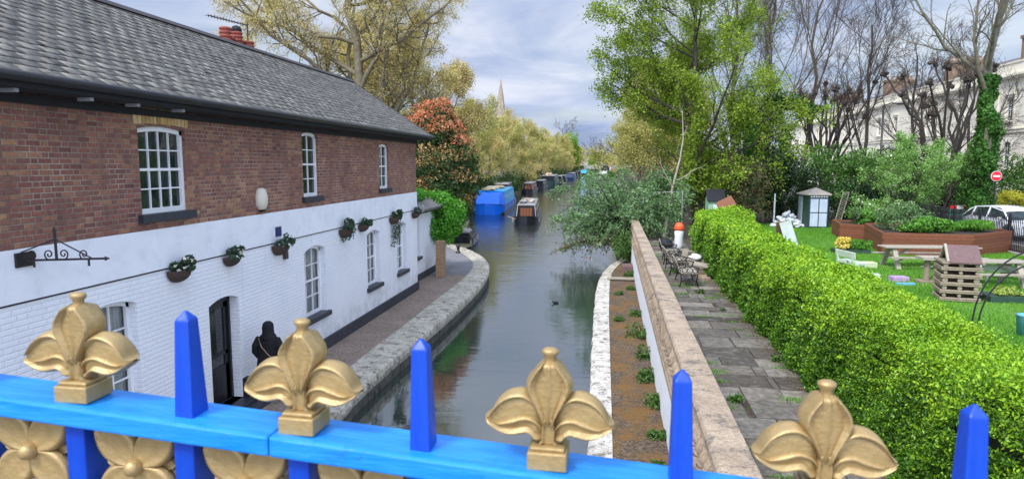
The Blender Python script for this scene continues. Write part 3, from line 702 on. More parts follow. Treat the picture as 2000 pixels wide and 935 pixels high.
# ---------------------------------------------------------------- cottage fittings
def hanging(label, y, sz, trailing=0, flowers=None, seed=0, x=HX, z=3.02):
    o = thing('wall_basket', label, 'planter', (x + .03, y, z), 0, 'half baskets hung along the white cottage wall')
    mb = MB(); k = 12; vs = []; n = 6
    for i in range(n + 1):
        a = PI / 2 * i / n; r = math.cos(a) * sz * .5; zz_ = -math.sin(a) * sz * .42
        for j in range(k + 1): b = PI * j / k; vs.append((x + .03 + math.sin(b) * r * .9, y - math.cos(b) * r, z + zz_))
    mb.add(vs, [(i * (k + 1) + j, i * (k + 1) + j + 1, (i + 1) * (k + 1) + j + 1, (i + 1) * (k + 1) + j) for i in range(n) for j in range(k)])
    mb.add([(x + .03, y - sz * .5, z), (x + .03 + sz * .3, y - sz * .35, z), (x + .03 + sz * .45, y, z), (x + .03 + sz * .3, y + sz * .35, z), (x + .03, y + sz * .5, z)], [(0, 1, 2, 3, 4)])
    mb.build('basket', m_coir, o, smooth=True)
    rng = np.random.default_rng(seed); n = int(900 * sz / .5)
    P, nn = clump_pts(rng, n, (sz * .34, sz * .54, sz * .32), 9, .4); P += np.array([x + .05 + sz * .3, y, z + sz * .16])
    leaves('plants', P, .055, m_basketleaf, o, rng, nn, .4)
    if trailing:
        k = int(260 * trailing / .5); t = rng.uniform(0, 1, k) ** .8; s = rng.integers(0, 4, k)
        P = np.stack([x + .12 + .05 * rng.normal(size=k) + .1 * s / 4, y + (s - 1.2) * .09 + np.sin(t * 5 + s) * .04 + .04 * rng.normal(size=k), z - trailing * t * (1 - .12 * s)], 1)
        leaves('trailing_ivy', P, .06, m_basketleaf, o, rng)
    if flowers:
        k = 30; P, nn = clump_pts(rng, k, (sz * .42, sz * .6, sz * .36), 9, .4); P += np.array([x + .08 + sz * .3, y, z + sz * .2]); leaves('flowers', P, .06, flowers, o, rng, nn, .6, .9)['kind'] = 'stuff'
    return o
m_coir = M('dark_coir', (.06, .04, .03), .95, .3, 10, .6, 50)
m_basketleaf = leafmat('basket_leaves', [(.015, .035, .02), (.03, .07, .035), (.06, .11, .06), (.10, .15, .10)], .2)
m_fwhite = leafmat('white_petals', [(.6, .6, .55), (.75, .72, .68)], .2); m_fpale = leafmat('pale_blue_petals', [(.35, .5, .6), (.6, .65, .7)], .2)
hanging('half basket with white flowers, nearest the bridge left of the black door', 10.2, .52, 0, m_fwhite, 1)
hanging('half basket with upright pale plants above the black door', 11.8, .46, 0, m_fwhite, 2)
hanging('half basket of white and blue flowers beside the small blue plaque', 13.7, .56, 0, m_fpale, 3)
hanging('bushy dark half basket with short trails, above the gap between ground floor windows', 17.35, .6, .35, None, 4)
hanging('small half basket of plain green leaves just before the second ground floor window', 18.7, .52, 0, None, 5)
hanging('half basket with a long trail of ivy between two ground floor windows', 21.5, .58, 1.0, None, 6)
hanging('half basket at the far corner of the cottage wall', 24.0, .55, 0, m_fpale, 7, z=3.0)
o = tag(MB().b2((HX, 13.62, 3.2), (HX + .03, 13.9, 3.42)).build('plaque', M('blue_enamel', (.02, .03, .14), .4), bevel=.01), 'small dark blue plaque behind the flower basket', 'plaque')
o = tag(MB().b2((HX, 13.95, 2.66), (HX + .07, 14.1, 2.84)).build('alarm_box', M('brown_box', (.06, .03, .03), .5), bevel=.01), 'small square brown box on the white wall under the band', 'box')
# oval bulkhead lamp on the brickwork
ol = thing('wall_lamp', 'cream oval lamp fixed to the red brick wall', 'lamp', (HX, 13.05, 4.05))
mb = MB(); mb.lathe([(.02, -.23), (.11, -.2), (.16, -.08), (.165, .05), (.12, .2), (.07, .235), (.02, .24)], (HX + .04, 13.05, 4.06), 16, .8, 1); mb.build('lamp_shade', M('cream_shade', (.62, .58, .48), .5, .06, 3, .05), ol, smooth=True)
mb = MB(); mb.b2((HX, 13.0, 3.8), (HX + .1, 13.1, 3.86)); mb.build('lamp_base', m_black, ol)
# wrought iron sign bracket
m_iron = M('wrought_iron', (.018, .014, .016), .5, .3, 12, .2)
sb = thing('sign_bracket', 'black scrolled iron sign bracket with no sign, on the white band', 'bracket', (HX, 7.2, 3.6))
bx, by, bz = HX + .05, 7.30, 3.57; ex_, ey_, ez_ = HX + 1.15, 7.75, 3.60
b0, b1 = Vector((HX + .03, 7.35, 3.62)), Vector((HX + .62, 8.0, 3.62))
pA = oy(62, 508, 7.3); 
def bp(u, v):    # point in the plane of the bracket, u out from the wall, v up
    return Vector((HX + .02 + u * .78, 7.25 + u * .28, 3.60 + v))
mb = MB(); mb.tube([bp(0, 0), bp(1.15, 0)], .014, 8); mb.tube([bp(1.15, 0), bp(1.22, 0)], [.03, .002], 8); mb.build('arm', m_iron, sb)
mb = MB(); mb.tube([bp(.48, 0), bp(.48, .36)], .016, 8); mb.tube([bp(.48, .36), bp(.48, .42)], [.026, .004], 8); mb.tube([bp(.48, .26), bp(.98, 0)], .009, 6); mb.tube([bp(.48, .26), bp(-.0, .10)], .009, 6); mb.build('stay', m_iron, sb)
def spiral(c, r, a0, turns, sgn):
    return [bp(c[0] + sgn * r * (1 - .8 * t / 20) * math.cos(a0 + turns * 2 * PI * t / 20), c[1] + r * (1 - .8 * t / 20) * math.sin(a0 + turns * 2 * PI * t / 20)) for t in range(21)]
for c, s in (((.14, .07), 1), ((.38, .07), -1), ((.58, .07), 1), ((.86, .06), -1)):
    mb = MB(); mb.tube(spiral(c, .068, -PI / 2, 1.35, s), .0085, 6); mb.build('scroll', m_iron, sb, smooth=True)
mb = MB(); mb.b2((HX, 7.15, 3.52), (HX + .05, 7.42, 3.70)); mb.build('wall_plate', m_iron, sb)
for u in (.17, .92): mb = MB(); mb.tube([bp(u, 0), bp(u, -.09)], .014, 6); mb.build('hook', m_iron, sb)
# television aerial on the chimney
ta = thing('tv_aerial', 'thin television aerial on a mast behind the chimney pots', 'aerial', (-10.6, 17.4, 8.6))
pm = ox(483, 50, -10.6); p0_ = ox(405, 30, -10.6)
mb = MB(); mb.tube([(-10.6, pm.y, 7.9), (-10.6, pm.y, pm.z + .06)], .02, 6); mb.build('mast', m_iron, ta)
mb = MB(); mb.tube([pm, p0_], .012, 6); mb.build('boom', m_iron, ta)
for i in range(14): mb = MB(); q = pm.lerp(p0_, .05 + i / 14.); mb.tube([q + Vector((-.11, 0, .0)), q + Vector((.11, 0, 0))], .006, 4); mb.tube([q + Vector((0, 0, -.05)), q + Vector((0, 0, .05))], .006, 4); mb.build('element', m_iron, ta)

# ---------------------------------------------------------------- person on the towpath
m_coat = M('black_wool', (.016, .016, .019), .9, .4, 6, .3, 60, spec=.2); m_skin = M('skin', (.45, .27, .2), .6)
def skin_body(name, verts, edges, radii, mat, parent, sub=2, root=0):
    me = bpy.data.meshes.new(name); me.from_pydata(verts, edges, []); ob = link(name, me, mat, parent)
    sm = ob.modifiers.new('skin', 'SKIN'); sm.use_smooth_shade = True
    for i, r in enumerate(radii):
        v = me.skin_vertices[0].data[i]; v.radius = (r, r) if not isinstance(r, tuple) else r; v.use_root = (i == root)
    ob.modifiers.new('sub', 'SUBSURF').levels = sub; ob.modifiers['sub'].render_levels = sub
    return ob
pp = oz(528, 800, 0); pl_ = Vector((-6.72, 12.1, 0))
per = thing('person', 'person in a black hood and long black coat walking beside the white wall', 'person', pl_)
# facing away along the path, mid-stride; joints: pelvis, spine, chest, neck, head ...
vs = [(0, 0, .93), (0, .01, 1.10), (0, .01, 1.28), (0, .02, 1.40), (0, .04, 1.50), (0, .05, 1.58),
      (-.17, .01, 1.36), (-.23, .0, 1.12), (-.20, .12, .94), (-.18, .17, .87),
      (.17, .01, 1.36), (.23, .02, 1.12), (.19, .15, .95), (.17, .20, .88),
      (-.09, 0, .88), (-.10, .07, .50), (-.10, -.03, .10), (-.10, .09, .045),
      (.09, 0, .88), (.10, .10, .50), (.10, .18, .10), (.10, .30, .05)]
es = [(0, 1), (1, 2), (2, 3), (3, 4), (4, 5), (2, 6), (6, 7), (7, 8), (8, 9), (2, 10), (10, 11), (11, 12), (12, 13), (0, 14), (14, 15), (15, 16), (16, 17), (0, 18), (18, 19), (19, 20), (20, 21)]
ra_ = [.14, .13, .145, .06, .08, .07, .065, .05, .038, .03, .065, .05, .038, .03, .085, .06, .04, .035, .085, .06, .04, .035]
me = bpy.data.meshes.new('body'); bodym = m_coat
ob = skin_body('body', vs, es, ra_, m_coat, per)
mb = MB(); 
prof_ = [(.27, .45), (.255, .62), (.235, .80), (.215, .95), (.20, 1.08), (.212, 1.20), (.222, 1.30), (.20, 1.37), (.15, 1.42), (.10, 1.46)]
mb.lathe(prof_, (0, 0.02, 0), 40, 1.0, .74)
mb.v = [(x * (1 + .05 * math.sin(9 * math.atan2(y, x) + z * 3) * max(0, 1.25 - z)), y * (1 + .07 * math.sin(7 * math.atan2(y, x)) * max(0, 1.25 - z)), z + .012 * math.sin(11 * math.atan2(y, x))) for x, y, z in mb.v]; mb.build('coat', m_coat, per, smooth=True, world=False)
for s in (-1, 1):
    mb = MB(); mb.tube([(s * .16, .01, 1.38), (s * .235, 0, 1.22), (s * .255, .01, 1.10), (s * .225, .10, .97), (s * .19, .16, .90)], [.075, .08, .072, .062, .055], 12); mb.build('sleeve', m_coat, per, smooth=True, world=False)
mb = MB(); mb.lathe([(.17, 1.36), (.155, 1.42), (.125, 1.47), (.115, 1.53), (.118, 1.60), (.105, 1.67), (.065, 1.715), (.02, 1.725)], (0, .035, 0), 22, .90, 1.05); mb.build('hood', m_coat, per, smooth=True, world=False)
mb = MB(); mb.tube([(-.15, -.06, 1.40), (-.05, -.17, 1.25), (.10, -.19, 1.08), (.2, -.12, .98)], .009, 6); mb.build('bag_strap', M('tan_strap', (.28, .2, .13), .6), per, smooth=True, world=False)
mb = MB(); mb.box((.25, .0, .90), (.08, .2, .17)); mb.build('bag', M('dark_bag', (.015, .012, .012), .5), per, bevel=.02, world=False)
per.rotation_euler = (0, 0, R(4)); per.scale = (1.04, 1.04, .98)

# ---------------------------------------------------------------- bridge railing in front of the camera
t0, t7 = 0.150, 0
SP = .1525; z0f = .849
A0 = Vector((0, 0, CAMH)) + _ray(157, 788) * z0f           # front bottom of the first finial base, on top of the rail
YR = A0.y + .022; XR = A0.x - .013; ZR = A0.z; SLP = -.0785     # the bridge rail falls gently to the right
def rz_(x): return ZR + (x - XR) * SLP
ANG = math.atan(SLP)
rail = thing('bridge_railing', 'blue iron bridge railing with gold fleur-de-lis and blue spikes', 'railing', (XR, YR, ZR))
def slab(mb, xa, xb, ya, yb, h0, h1):
    mb.add([(xa, ya, rz_(xa) + h0), (xb, ya, rz_(xb) + h0), (xb, yb, rz_(xb) + h0), (xa, yb, rz_(xa) + h0), (xa, ya, rz_(xa) + h1), (xb, ya, rz_(xb) + h1), (xb, yb, rz_(xb) + h1), (xa, yb, rz_(xa) + h1)],
           [(3, 2, 1, 0), (4, 5, 6, 7), (0, 1, 5, 4), (1, 2, 6, 5), (2, 3, 7, 6), (3, 0, 4, 7)])
xj = XR + SP * 2 * .90
for a, b in ((-2.2, xj), (xj + .0006, 1.6)):
    mb = MB(); slab(mb, a, b, YR - .036, YR + .040, -.026, 0); mb.build('top_rail', m_blueL, rail, bevel=.0035)
mb = MB(); slab(mb, -2.2, 1.6, YR - .03, YR + .03, -.40, -.37); mb.build('bottom_rail', m_blueL, rail, bevel=.003)
def loft(mb, up, lo, thick, n=28, kv=27, side=0):
    """petal between two edge curves with a raised rim, groove and midrib on both faces"""
    U = catmull([Vector((x, 0, z)) for x, z in up], 6); L_ = catmull([Vector((x, 0, z)) for x, z in lo], 6)
    def rs(P):
        d = [0]; 
        for a, b in zip(P, P[1:]): d.append(d[-1] + (b - a).length)
        out = []; j = 0
        for i in range(n + 1):
            t = d[-1] * i / n
            while j < len(P) - 2 and d[j + 1] < t: j += 1
            f = (t - d[j]) / max(1e-9, d[j + 1] - d[j]); out.append(P[j].lerp(P[j + 1], min(1, f)))
        return out
    U, L_ = rs(U), rs(L_); vs = []
    def h(v, u):   # v -1..1 across, u 0..1 along
        e = max(0, 1 - abs(v) ** 7) ** .5; a = abs(v)
        rim = .46 * max(0, 1 - ((a - .82) / .17) ** 2) if a > .65 else 0
        rib = math.exp(-(v / .06) ** 2) * side
        gro = -.22 * math.exp(-((a - .63) / .05) ** 2) - .04
        if side < 0: rim = rib = 0; gro = -.3 * a * a; e = max(0, 1 - v * v) ** .5
        endf = min(1, u / .12, (1 - u) / .08) ** .5 if 0 < u < 1 else 0.15
        return thick * (.66 * e + (rim + rib + gro) * e) * (.25 + .75 * endf)
    for sgn in (-1, 1):
        for i in range(n + 1):
            for j in range(kv):
                v = -math.cos(PI * j / (kv - 1)); p = U[i].lerp(L_[i], (v + 1) / 2); vs.append((p.x, sgn * h(v, i / n), p.z))
    m = (n + 1) * kv; fs = []
    for i in range(n):
        for j in range(kv - 1):
            a = i * kv + j; fs.append((a, a + kv, a + kv + 1, a + 1)); fs.append((m + a, m + a + 1, m + a + kv + 1, m + a + kv))
    mb.add(vs, fs)
S_ = .0003125
def q(cx, cy): return ((cx - 398) * S_, .024 + (830 - cy) * S_ * .90)
def finial(t):
    f = thing('finial', None, None); f.parent = rail
    return f
Lup = [q(372, 662), q(340, 622), q(300, 597), q(252, 604), q(214, 634), q(191, 672), q(176, 706), q(156, 720)]
Llo = [q(380, 812), q(350, 812), q(338, 796), q(318, 784), q(290, 792), q(252, 798), q(206, 776), q(156, 727)]
Cl = [q(385, 760), q(368, 700), q(336, 640), q(312, 590), q(314, 550), q(336, 515), q(358, 487), q(376, 470)]
def mirror(P): return [(-x, z) for x, z in P]
fm = MB()
bms = MB(); loft(bms, Lup, Llo, .017); lm = len(bms.v)
loft(bms, mirror(Lup), mirror(Llo), .017)
# inner fold of each side petal
In = [q(378, 745), q(350, 705), q(310, 692), q(262, 705), q(225, 725), q(190, 738)]; In2 = [q(384, 800), q(362, 752), q(312, 735), q(270, 752), q(228, 752), q(192, 746)]
loft(bms, In, In2, .0225, 24, 13, -1); loft(bms, mirror(In), mirror(In2), .0225, 24, 13, -1)
loft(bms, Cl, mirror(Cl), .021, side=.14)
SUPQ = [q(350, 830), q(372, 800), q(372, 760), q(384, 700)]
loft(bms, SUPQ, mirror(SUPQ), .018, 14, 13)
base = MB(); base.box((0, 0, .011), (.046, .048, .022)); base.box((0, 0, .0245), (.040, .040, .005))
tipm = MB(); tipm.lathe([(.0085, -.004), (.006, .003), (.0062, .008), (.0088, .0125), (.0088, .0155), (.006, .0178), (.002, .0185)], (0, 0, .1215), 14, 1.15, 1)
fp = bms.build('fleur_petals', m_gold, None, smooth=True); fp.parent = rail
fb = base.build('finial_base', m_gold, None, bevel=.002); fb.parent = rail
ft = tipm.build('finial_tip', m_gold, None, smooth=True); ft.parent = rail
spk = MB(); b_, t_, e_, u_ = .0125, .0098, .0175, .0105; Hs = .122
spk.add([(-b_, -e_, -.002), (b_, -e_, -.002), (b_, e_, -.002), (-b_, e_, -.002), (-t_, -u_, Hs), (t_, -u_, Hs), (t_, u_, Hs), (-t_, u_, Hs), (0, 0, Hs + .013)],
        [(0, 1, 5, 4), (1, 2, 6, 5), (2, 3, 7, 6), (3, 0, 4, 7), (4, 5, 8), (5, 6, 8), (6, 7, 8), (7, 4, 8)])
sp0 = spk.build('spike', m_blueD, None, bevel=.002); sp0.parent = rail
pst = MB(); pst.b2((-.0135, -.021, -.37), (.0135, .021, -.022)); ps0 = pst.build('post', m_blueD, None, bevel=.002); ps0.parent = rail
# gold rosette between posts
ro = MB()
def petal_rot(mb, ang, L, W, th, yoff):
    m2 = MB(); up = [(0, 0), (W * .55, L * .3), (W * .62, L * .6), (W * .35, L * .88), (0, L)]; loft(m2, [(-x, z) for x, z in up], up, th, 16, 13)
    c, s = math.cos(ang), math.sin(ang)
    mb.add([(x * c - z * s, y + yoff, x * s + z * c) for x, y, z in m2.v], m2.f)
for k in range(4): petal_rot(ro, PI / 4 + k * PI / 2, .074, .040, .009, -.006)
for k in range(4): petal_rot(ro, PI / 4 + k * PI / 2, .072, .040, .009, .012)
for k in range(4): petal_rot(ro, k * PI / 2, .050, .018, .006, .003)
r0_ = ro.build('rosette', m_gold, None, smooth=True); r0_.parent = rail
rc0 = MB(); rc0.lathe([(.002, -.012), (.008, -.010), (.0115, -.003), (.0115, .003), (.008, .010), (.002, .012)], (0, 0, 0), 14)
rc0.v = [(x, z - .014, y) for x, y, z in rc0.v]; rb0 = rc0.build('rosette_boss', m_gold, None, smooth=True); rb0.parent = rail
used = set()
def put(src, x, dz, y=0, par=None):
    o = src if src.name not in used else src.copy()
    if src.name in used: COL.objects.link(o)
    used.add(src.name); o.location = (x - XR, y, rz_(x) - ZR + dz); return o
rr_ = random.Random(12)
for k in range(-3, 9):
    x = XR + SP * k
    if k % 2 == 0:
        a = put(fb, x, 0); p_ = put(fp, x, 0); c_ = put(ft, x, 0)
        tw = rr_.uniform(-.04, .04)
        for o_ in (a, p_, c_): o_.rotation_euler = (0, rr_.uniform(-.0, .0) + .01, tw)
    else: put(sp0, x - (.014 if k == -1 else 0), 0).rotation_euler = (0, rr_.uniform(-.01, .01), rr_.uniform(-.03, .03))
    put(ps0, x, 0)
    for lev in range(3):
        put(r0_, x + SP / 2, -.078 - lev * .115, -.0); put(rb0, x + SP / 2, -.078 - lev * .115, -.0)
# deck of the bridge the photographer stands on
mb = MB(); mb.b2((-2.6, -3, 3.3), (2.0, YR + .12, 3.62)); dk = mb.build('footbridge_deck', M('dark_bridge_stone', (.12, .11, .1), .9)); tag(dk, kind='structure')
# ---------------------------------------------------------------- garden objects on the right
def wood(name, lo, hi, rough=.8, sc=3):
    m, g, p = newmat(name); o = g.pos()
    v = g.scalev(o, (3, 3, 14)); n = g.noise(v, sc, 6, .7, .6)
    c = g.ramp(n, [(.25, lo), (.75, hi)]); c = g.mix(.35, c, g.ramp(g.isl(), [(0, .3), (1, .7)]), 'OVERLAY')
    g.put(p.inputs['Base Color'], c); p.inputs['Roughness'].default_value = rough; g.put(p.inputs['Normal'], g.bump(n, .4, .01)); return m
m_bedwood = wood('brown_sleeper', (.10, .028, .012), (.24, .085, .04))
m_greywood = wood('weathered_wood', (.22, .19, .14), (.46, .42, .34))
m_log = wood('dead_logs', (.16, .12, .08), (.38, .32, .24))
m_palewood = wood('pale_green_wood', (.42, .50, .42), (.62, .68, .58))
m_lilac = M('lilac_paint', (.42, .28, .48), .7); m_bluep = M('pale_blue_paint', (.12, .38, .5), .7); m_mint = M('mint_green_paint', (.30, .50, .36), .7, dirt=(.2, .25, .18), dirt_amt=.5)
m_purplewood = wood('purple_brown_board', (.10, .055, .055), (.19, .12, .115))
m_dgreen = M('dark_green_paint', (.025, .06, .04), .55); m_whitep = M('white_plastic', (.75, .76, .78), .4, .06)
m_orange = M('orange_plastic', (.75, .10, .02), .5, .1); m_soil = M('bed_soil', (.03, .02, .013), .95, .3, 8, .8, 20)
# cast iron garden benches
def bench_end(mb, x0=0, y=0):
    t = .02
    T = lambda pts, r=.016: mb.tube([(a, y, b) for a, b in pts], r, 6)
    T([(.0, 0), (.05, .22), (.03, .42), (-.05, .62), (-.11, .84)], .02); T([(.56, 0), (.50, .2), (.53, .42), (.54, .60)], .02)
    T([(-.03, .60), (.2, .64), (.42, .64), (.56, .60), (.57, .56)], .02); T([(.03, .42), (.53, .42)], .018); T([(.06, .18), (.28, .28), (.50, .18)], .014); T([(.04, .42), (.28, .25), (.52, .42)], .012)
    for cx, cz, r in ((.14, .53, .075), (.30, .53, .075), (.45, .52, .065), (-.03, .52, .05), (-.07, .70, .055), (.17, .33, .05), (.40, .33, .05)):
        T([(cx + r * math.cos(2 * PI * i / 12), cz + r * math.sin(2 * PI * i / 12)) for i in range(13)], .011)
def bench(loc, label, rz):
    o = thing('garden_bench', label, 'bench', loc, rz, 'cast iron benches on the terrace'); L = 1.35
    for y in (0, L): mb = MB(); bench_end(mb, 0, y); mb.build('end_frame', m_black, o, smooth=True, world=False)
    for i in range(5): mb = MB(); mb.box((.07 + i * .105, L / 2, .44), (.085, L + .04, .025)); mb.build('seat_slat', m_greywood, o, world=False)
    for i in range(4): mb = MB(); mb.box((-.005 - i * .035, L / 2, .50 + i * .10), (.022, L + .04, .08), ry=-.3); mb.build('back_slat', m_greywood, o, world=False)
bench((2.12, 20.6, TZ), 'black cast iron bench nearest the bridge, its back to the balustrade', 0)
bench((2.02, 22.9, TZ), 'second cast iron bench, directly behind the nearest one', R(2))
bench((1.98, 25.2, TZ), 'farthest of the three cast iron benches, beside the junk pile', R(-2))
# clutter at the end of the terrace
o = thing('rubbish_sack', 'tall white sack topped with an orange lid at the far end of the terrace', 'sack', (2.95, 29.5, TZ))
mb = MB(); mb.lathe([(.05, 0), (.17, .02), (.2, .25), (.18, .6), (.2, .80), (.17, .9), (.08, .92)], (2.95, 29.5, TZ), 12); mb.build('bag', m_whitep, o, smooth=True)
mb = MB(); mb.lathe([(.20, 0), (.22, .05), (.19, .2), (.12, .30), (.02, .33)], (2.95, 29.5, TZ + .9), 14); mb.build('lid', m_orange, o, smooth=True)
rg = random.Random(4)
b = MB(); b.blob((0, 0, .08), (.24, .3, .11), rg, 12, .2); o = b.build('refuse_sack', m_whitep, None, smooth=True); o.location = (3.05, 24.4, TZ + .35); tag(o, 'crumpled white bag lying on a box behind the benches', 'bag')
o = MB().box((0, 0, .17), (.55, .45, .34)).build('storage_box', m_greywood, None, bevel=.01); o.location = (3.0, 24.4, TZ); o.rotation_euler = (0, 0, .3); tag(o, 'weathered grey wooden box under the crumpled white bag', 'box')
b = MB(); b.blob((0, 0, .25), (.3, .3, .27), rg, 10, .12); o = b.build('black_sack', m_blackmatt, None, smooth=True); o.location = (2.4, 29.6, TZ); tag(o, 'black plastic sack beside the tall white sack', 'sack')
o = MB().box((0, 0, .0), (1.9, .15, .03)).build('plank', m_greywood, None); o.location = (2.2, 27.3, TZ + .22); o.rotation_euler = (0, -.12, .2); tag(o, 'long loose plank lying across the terrace end', 'plank')
o = MB().box((0, 0, .12), (.7, .4, .05)).build('board', m_greywood, None); o.location = (2.95, 22.6, TZ + .3); o.rotation_euler = (.2, .15, .1); tag(o, 'short weathered board lying by the hedge foot', 'board')
o = MB().box((0, 0, .2), (.45, .4, .4)).build('wooden_crate', m_greywood, None, bevel=.01); o.location = (3.0, 26.4, TZ); o.rotation_euler = (.1, .2, .5); tag(o, 'tilted wooden crate in front of the white sack', 'crate')
for i, (x, y, z, s) in enumerate(((3.0, 22.4, .06, .34), (3.08, 22.0, .05, .26), (2.95, 22.5, .18, .26))):
    o = MB().box((0, 0, 0), (s, s * .8, .11)).build('paving_slab', m_balu, None, bevel=.01); o.location = (x, y, TZ + z); o.rotation_euler = (0, 0, .3 * i)
    tag(o, ['broad stone slab at the bottom of the little stack by the hedge', 'small stone slab lying nearest in front of the stack', 'small stone slab on top of the little stack'][i], 'slab', 'stone slabs by the hedge')
# plank across the mossy quay and rotten step
o = MB().b2((-.1, 27.5, .05), (1.02, 27.72, .12)).build('plank', m_greywood, None); tag(o, 'pale plank laid across the mossy quay beside the canal', 'plank')
o = MB().b2((.55, 29.6, 0), (1.02, 30.6, .28)).build('step', m_purplewood, None); tag(o, 'dark wooden step at the end of the mossy quay', 'step')
# metal frame and sapling prop
o = thing('metal_frame', 'thin grey metal frame of two posts and a top bar behind the terrace', 'frame', (2.6, 37, TZ))
a, b_ = oy(1257, 377, 37), oy(1333, 374, 37)
for p in (a, b_): mb = MB(); mb.tube([(p.x, 37, TZ), (p.x, 37, p.z)], .03, 8); mb.build('post', M('galvanised', (.35, .38, .42), .5, metal=.3), o)
mb = MB(); mb.tube([(a.x, 37, a.z), (b_.x, 37, b_.z)], .022, 8); mb.build('top_bar', bpy.data.materials['galvanised'], o)
# playhouse
ph = thing('playhouse', 'small mint green playhouse with a black felt roof behind the hedge', 'playhouse', (5.9, 40, TZ))
mb = MB(); x0, x1, y0, y1 = 5.55, 6.4, 39.4, 40.8; z1 = TZ + 1.72; zr = TZ + 2.2
mb.add([(x0, y0, TZ), (x1, y0, TZ), (x1, y0, z1), (x0, y0, z1), (x0, y1, TZ), (x1, y1, TZ), (x1, y1, z1), (x0, y1, z1), (x1, (y0 + y1) / 2, zr), (x0, (y0 + y1) / 2, zr)],
       [(0, 1, 2, 3), (5, 4, 7, 6), (1, 5, 6, 8, 2), (4, 0, 3, 9, 7)]); mb.build('walls', m_mint, ph)
mb = MB(); ym = (y0 + y1) / 2; mb.prismx([(y0 - .12, z1 - .1), (ym, zr + .03), (y1 + .12, z1 - .1), (y1 + .12, z1 - .05), (ym, zr + .09), (y0 - .12, z1 - .05)], x0 - .1, x1 + .1); mb.build('roof', m_blackmatt, ph)
mb = MB(); mb.b2((x0 + .25, y0 - .03, TZ), (x0 + .62, y0 - .002, z1 - .3)); mb.build('door', m_whitep, ph); mb = MB(); mb.b2((x1 + .002, ym - .25, TZ + .9), (x1 + .03, ym + .25, TZ + 1.4)); mb.build('window', m_whitep, ph)
o = MB().box((0, 0, 0), (.95, .08, .62)).build('timber_panel', wood('orange_brown_panel', (.16, .06, .03), (.28, .12, .06)), None, bevel=.01); p = oz(1418, 398, TZ + 1.35); o.location = (p.x + .0, p.y, TZ + 1.35); 
p = oy(1418, 398, 38.2); o.location = (p.x, 38.2, p.z); o.rotation_euler = (-.5, -.45, .2); tag(o, 'tilted orange brown panel leaning against the green playhouse', 'panel')
mb = MB(); mb.bar((p.x, 38.3, TZ), (p.x, 38.3, p.z - .1), .07); o = mb.build('post', m_greywood, None); tag(o, 'short wooden post under the tilted orange brown panel', 'post')
# white marker pole
p = oz(1511, 441, TZ); o = MB().tube([(p.x, p.y, TZ), (p.x, p.y, TZ + 1.95)], .045, 8).build('pole', m_whitep, None); tag(o, 'plain white upright pole at the back of the lawn', 'pole')
# narrow summerhouse
sc_ = oz(1598, 446, TZ); sx0, sx1 = oz(1571, 446, TZ).x, oz(1622, 446, TZ).x; yf = sc_.y
sh = thing('summerhouse', 'narrow dark green summerhouse with tall pale glazed doors', 'shed', (sc_.x, yf, TZ))
hw = (sx1 - sx0) / 2; cx = (sx0 + sx1) / 2; ht = 1.95
poly = [(cx - hw, yf + .5), (cx - hw * .72, yf), (cx + hw * .72, yf), (cx + hw, yf + .5), (cx + hw, yf + 1.4), (cx - hw, yf + 1.4)]
mb = MB(); mb.prism(poly, TZ, TZ + ht); mb.build('walls', m_dgreen, sh)
mb = MB(); r1 = [(cx + (x - cx) * 1.16, yf + .7 + (y - yf - .7) * 1.2, TZ + ht - .02) for x, y in poly]; n = len(r1)
mb.add(r1 + [(x, y, z + .06) for x, y, z in r1] + [(cx, yf + .7, TZ + ht + .42)], [(i, (i + 1) % n, n + (i + 1) % n, n + i) for i in range(n)] + [(n + i, n + (i + 1) % n, 2 * n) for i in range(n)] + [tuple(range(n - 1, -1, -1))])
mb.build('roof', islandmat('weathered_roof_board', [(.30, .24, .18), (.42, .38, .33)], .85, .5, 20), sh)
mb = MB(); mb.b2((cx - .52, yf - .05, TZ + .06), (cx + .52, yf - .003, TZ + 1.78)); fr = mb.build('door_frame', M('navy_paint', (.03, .05, .09), .5), sh)
m_fglass = M('frosted_panel', (.46, .52, .62), .35, .12, 3, .05, 10)
for i in (0, 1):
    for j in (0, 1):
        mb = MB(); xa = cx - .46 + i * .49; za = TZ + .12 + j * .83; mb.b2((xa, yf - .075, za), (xa + .43, yf - .052, za + .77)); pn = mb.build('pane', m_fglass, fr)
mb = MB(); mb.b2((cx - hw * 1.03, yf + .5, TZ), (cx - hw * 1.03 + .02, yf + 1.3, TZ + ht - .1)); mb.build('side_pane', m_fglass, sh)
mb = MB()
for i in range(7): mb.box((cx - .42 + i * .14, yf - .045, TZ + 1.85), (.09, .05, .07))
mb.build('fretwork', m_whitep, sh)
# rubble heap: single lumps
rg = random.Random(9); protos = []
m_rub = islandmat('pale_rubble', [(.42, .46, .50), (.60, .62, .64), (.34, .38, .42)], .85, .5, 20)
for i in range(4): b = MB(); b.blob((0, 0, 0), (.17, .14, .10), rg, 7, .25); protos.append(b)
pc = oz(1543, 445, TZ); k = 0
for i in range(52):
    a = rg.uniform(0, 2 * PI); r = rg.uniform(0, 1) ** .6 * .95; h = (1 - r) * .95
    x, y = pc.x + r * math.cos(a) * 1.0, pc.y + .6 + r * math.sin(a) * .7
    if i < 4: o = protos[i].build('rubble_stone', m_rub, None); protos[i] = o
    else: o = protos[i % 4].copy(); COL.objects.link(o)
    o.location = (x, y, TZ + .05 + h * rg.uniform(.5, 1)); o.rotation_euler = (rg.uniform(-.4, .4), rg.uniform(-.4, .4), rg.uniform(0, 6)); s = rg.uniform(.8, 1.35); o.scale = (s, s, s)
    tag(o, 'pale grey stone in the heap left of the summerhouse', 'stone', 'stones heaped beside the summerhouse')
pc = oz(1655, 447, TZ)
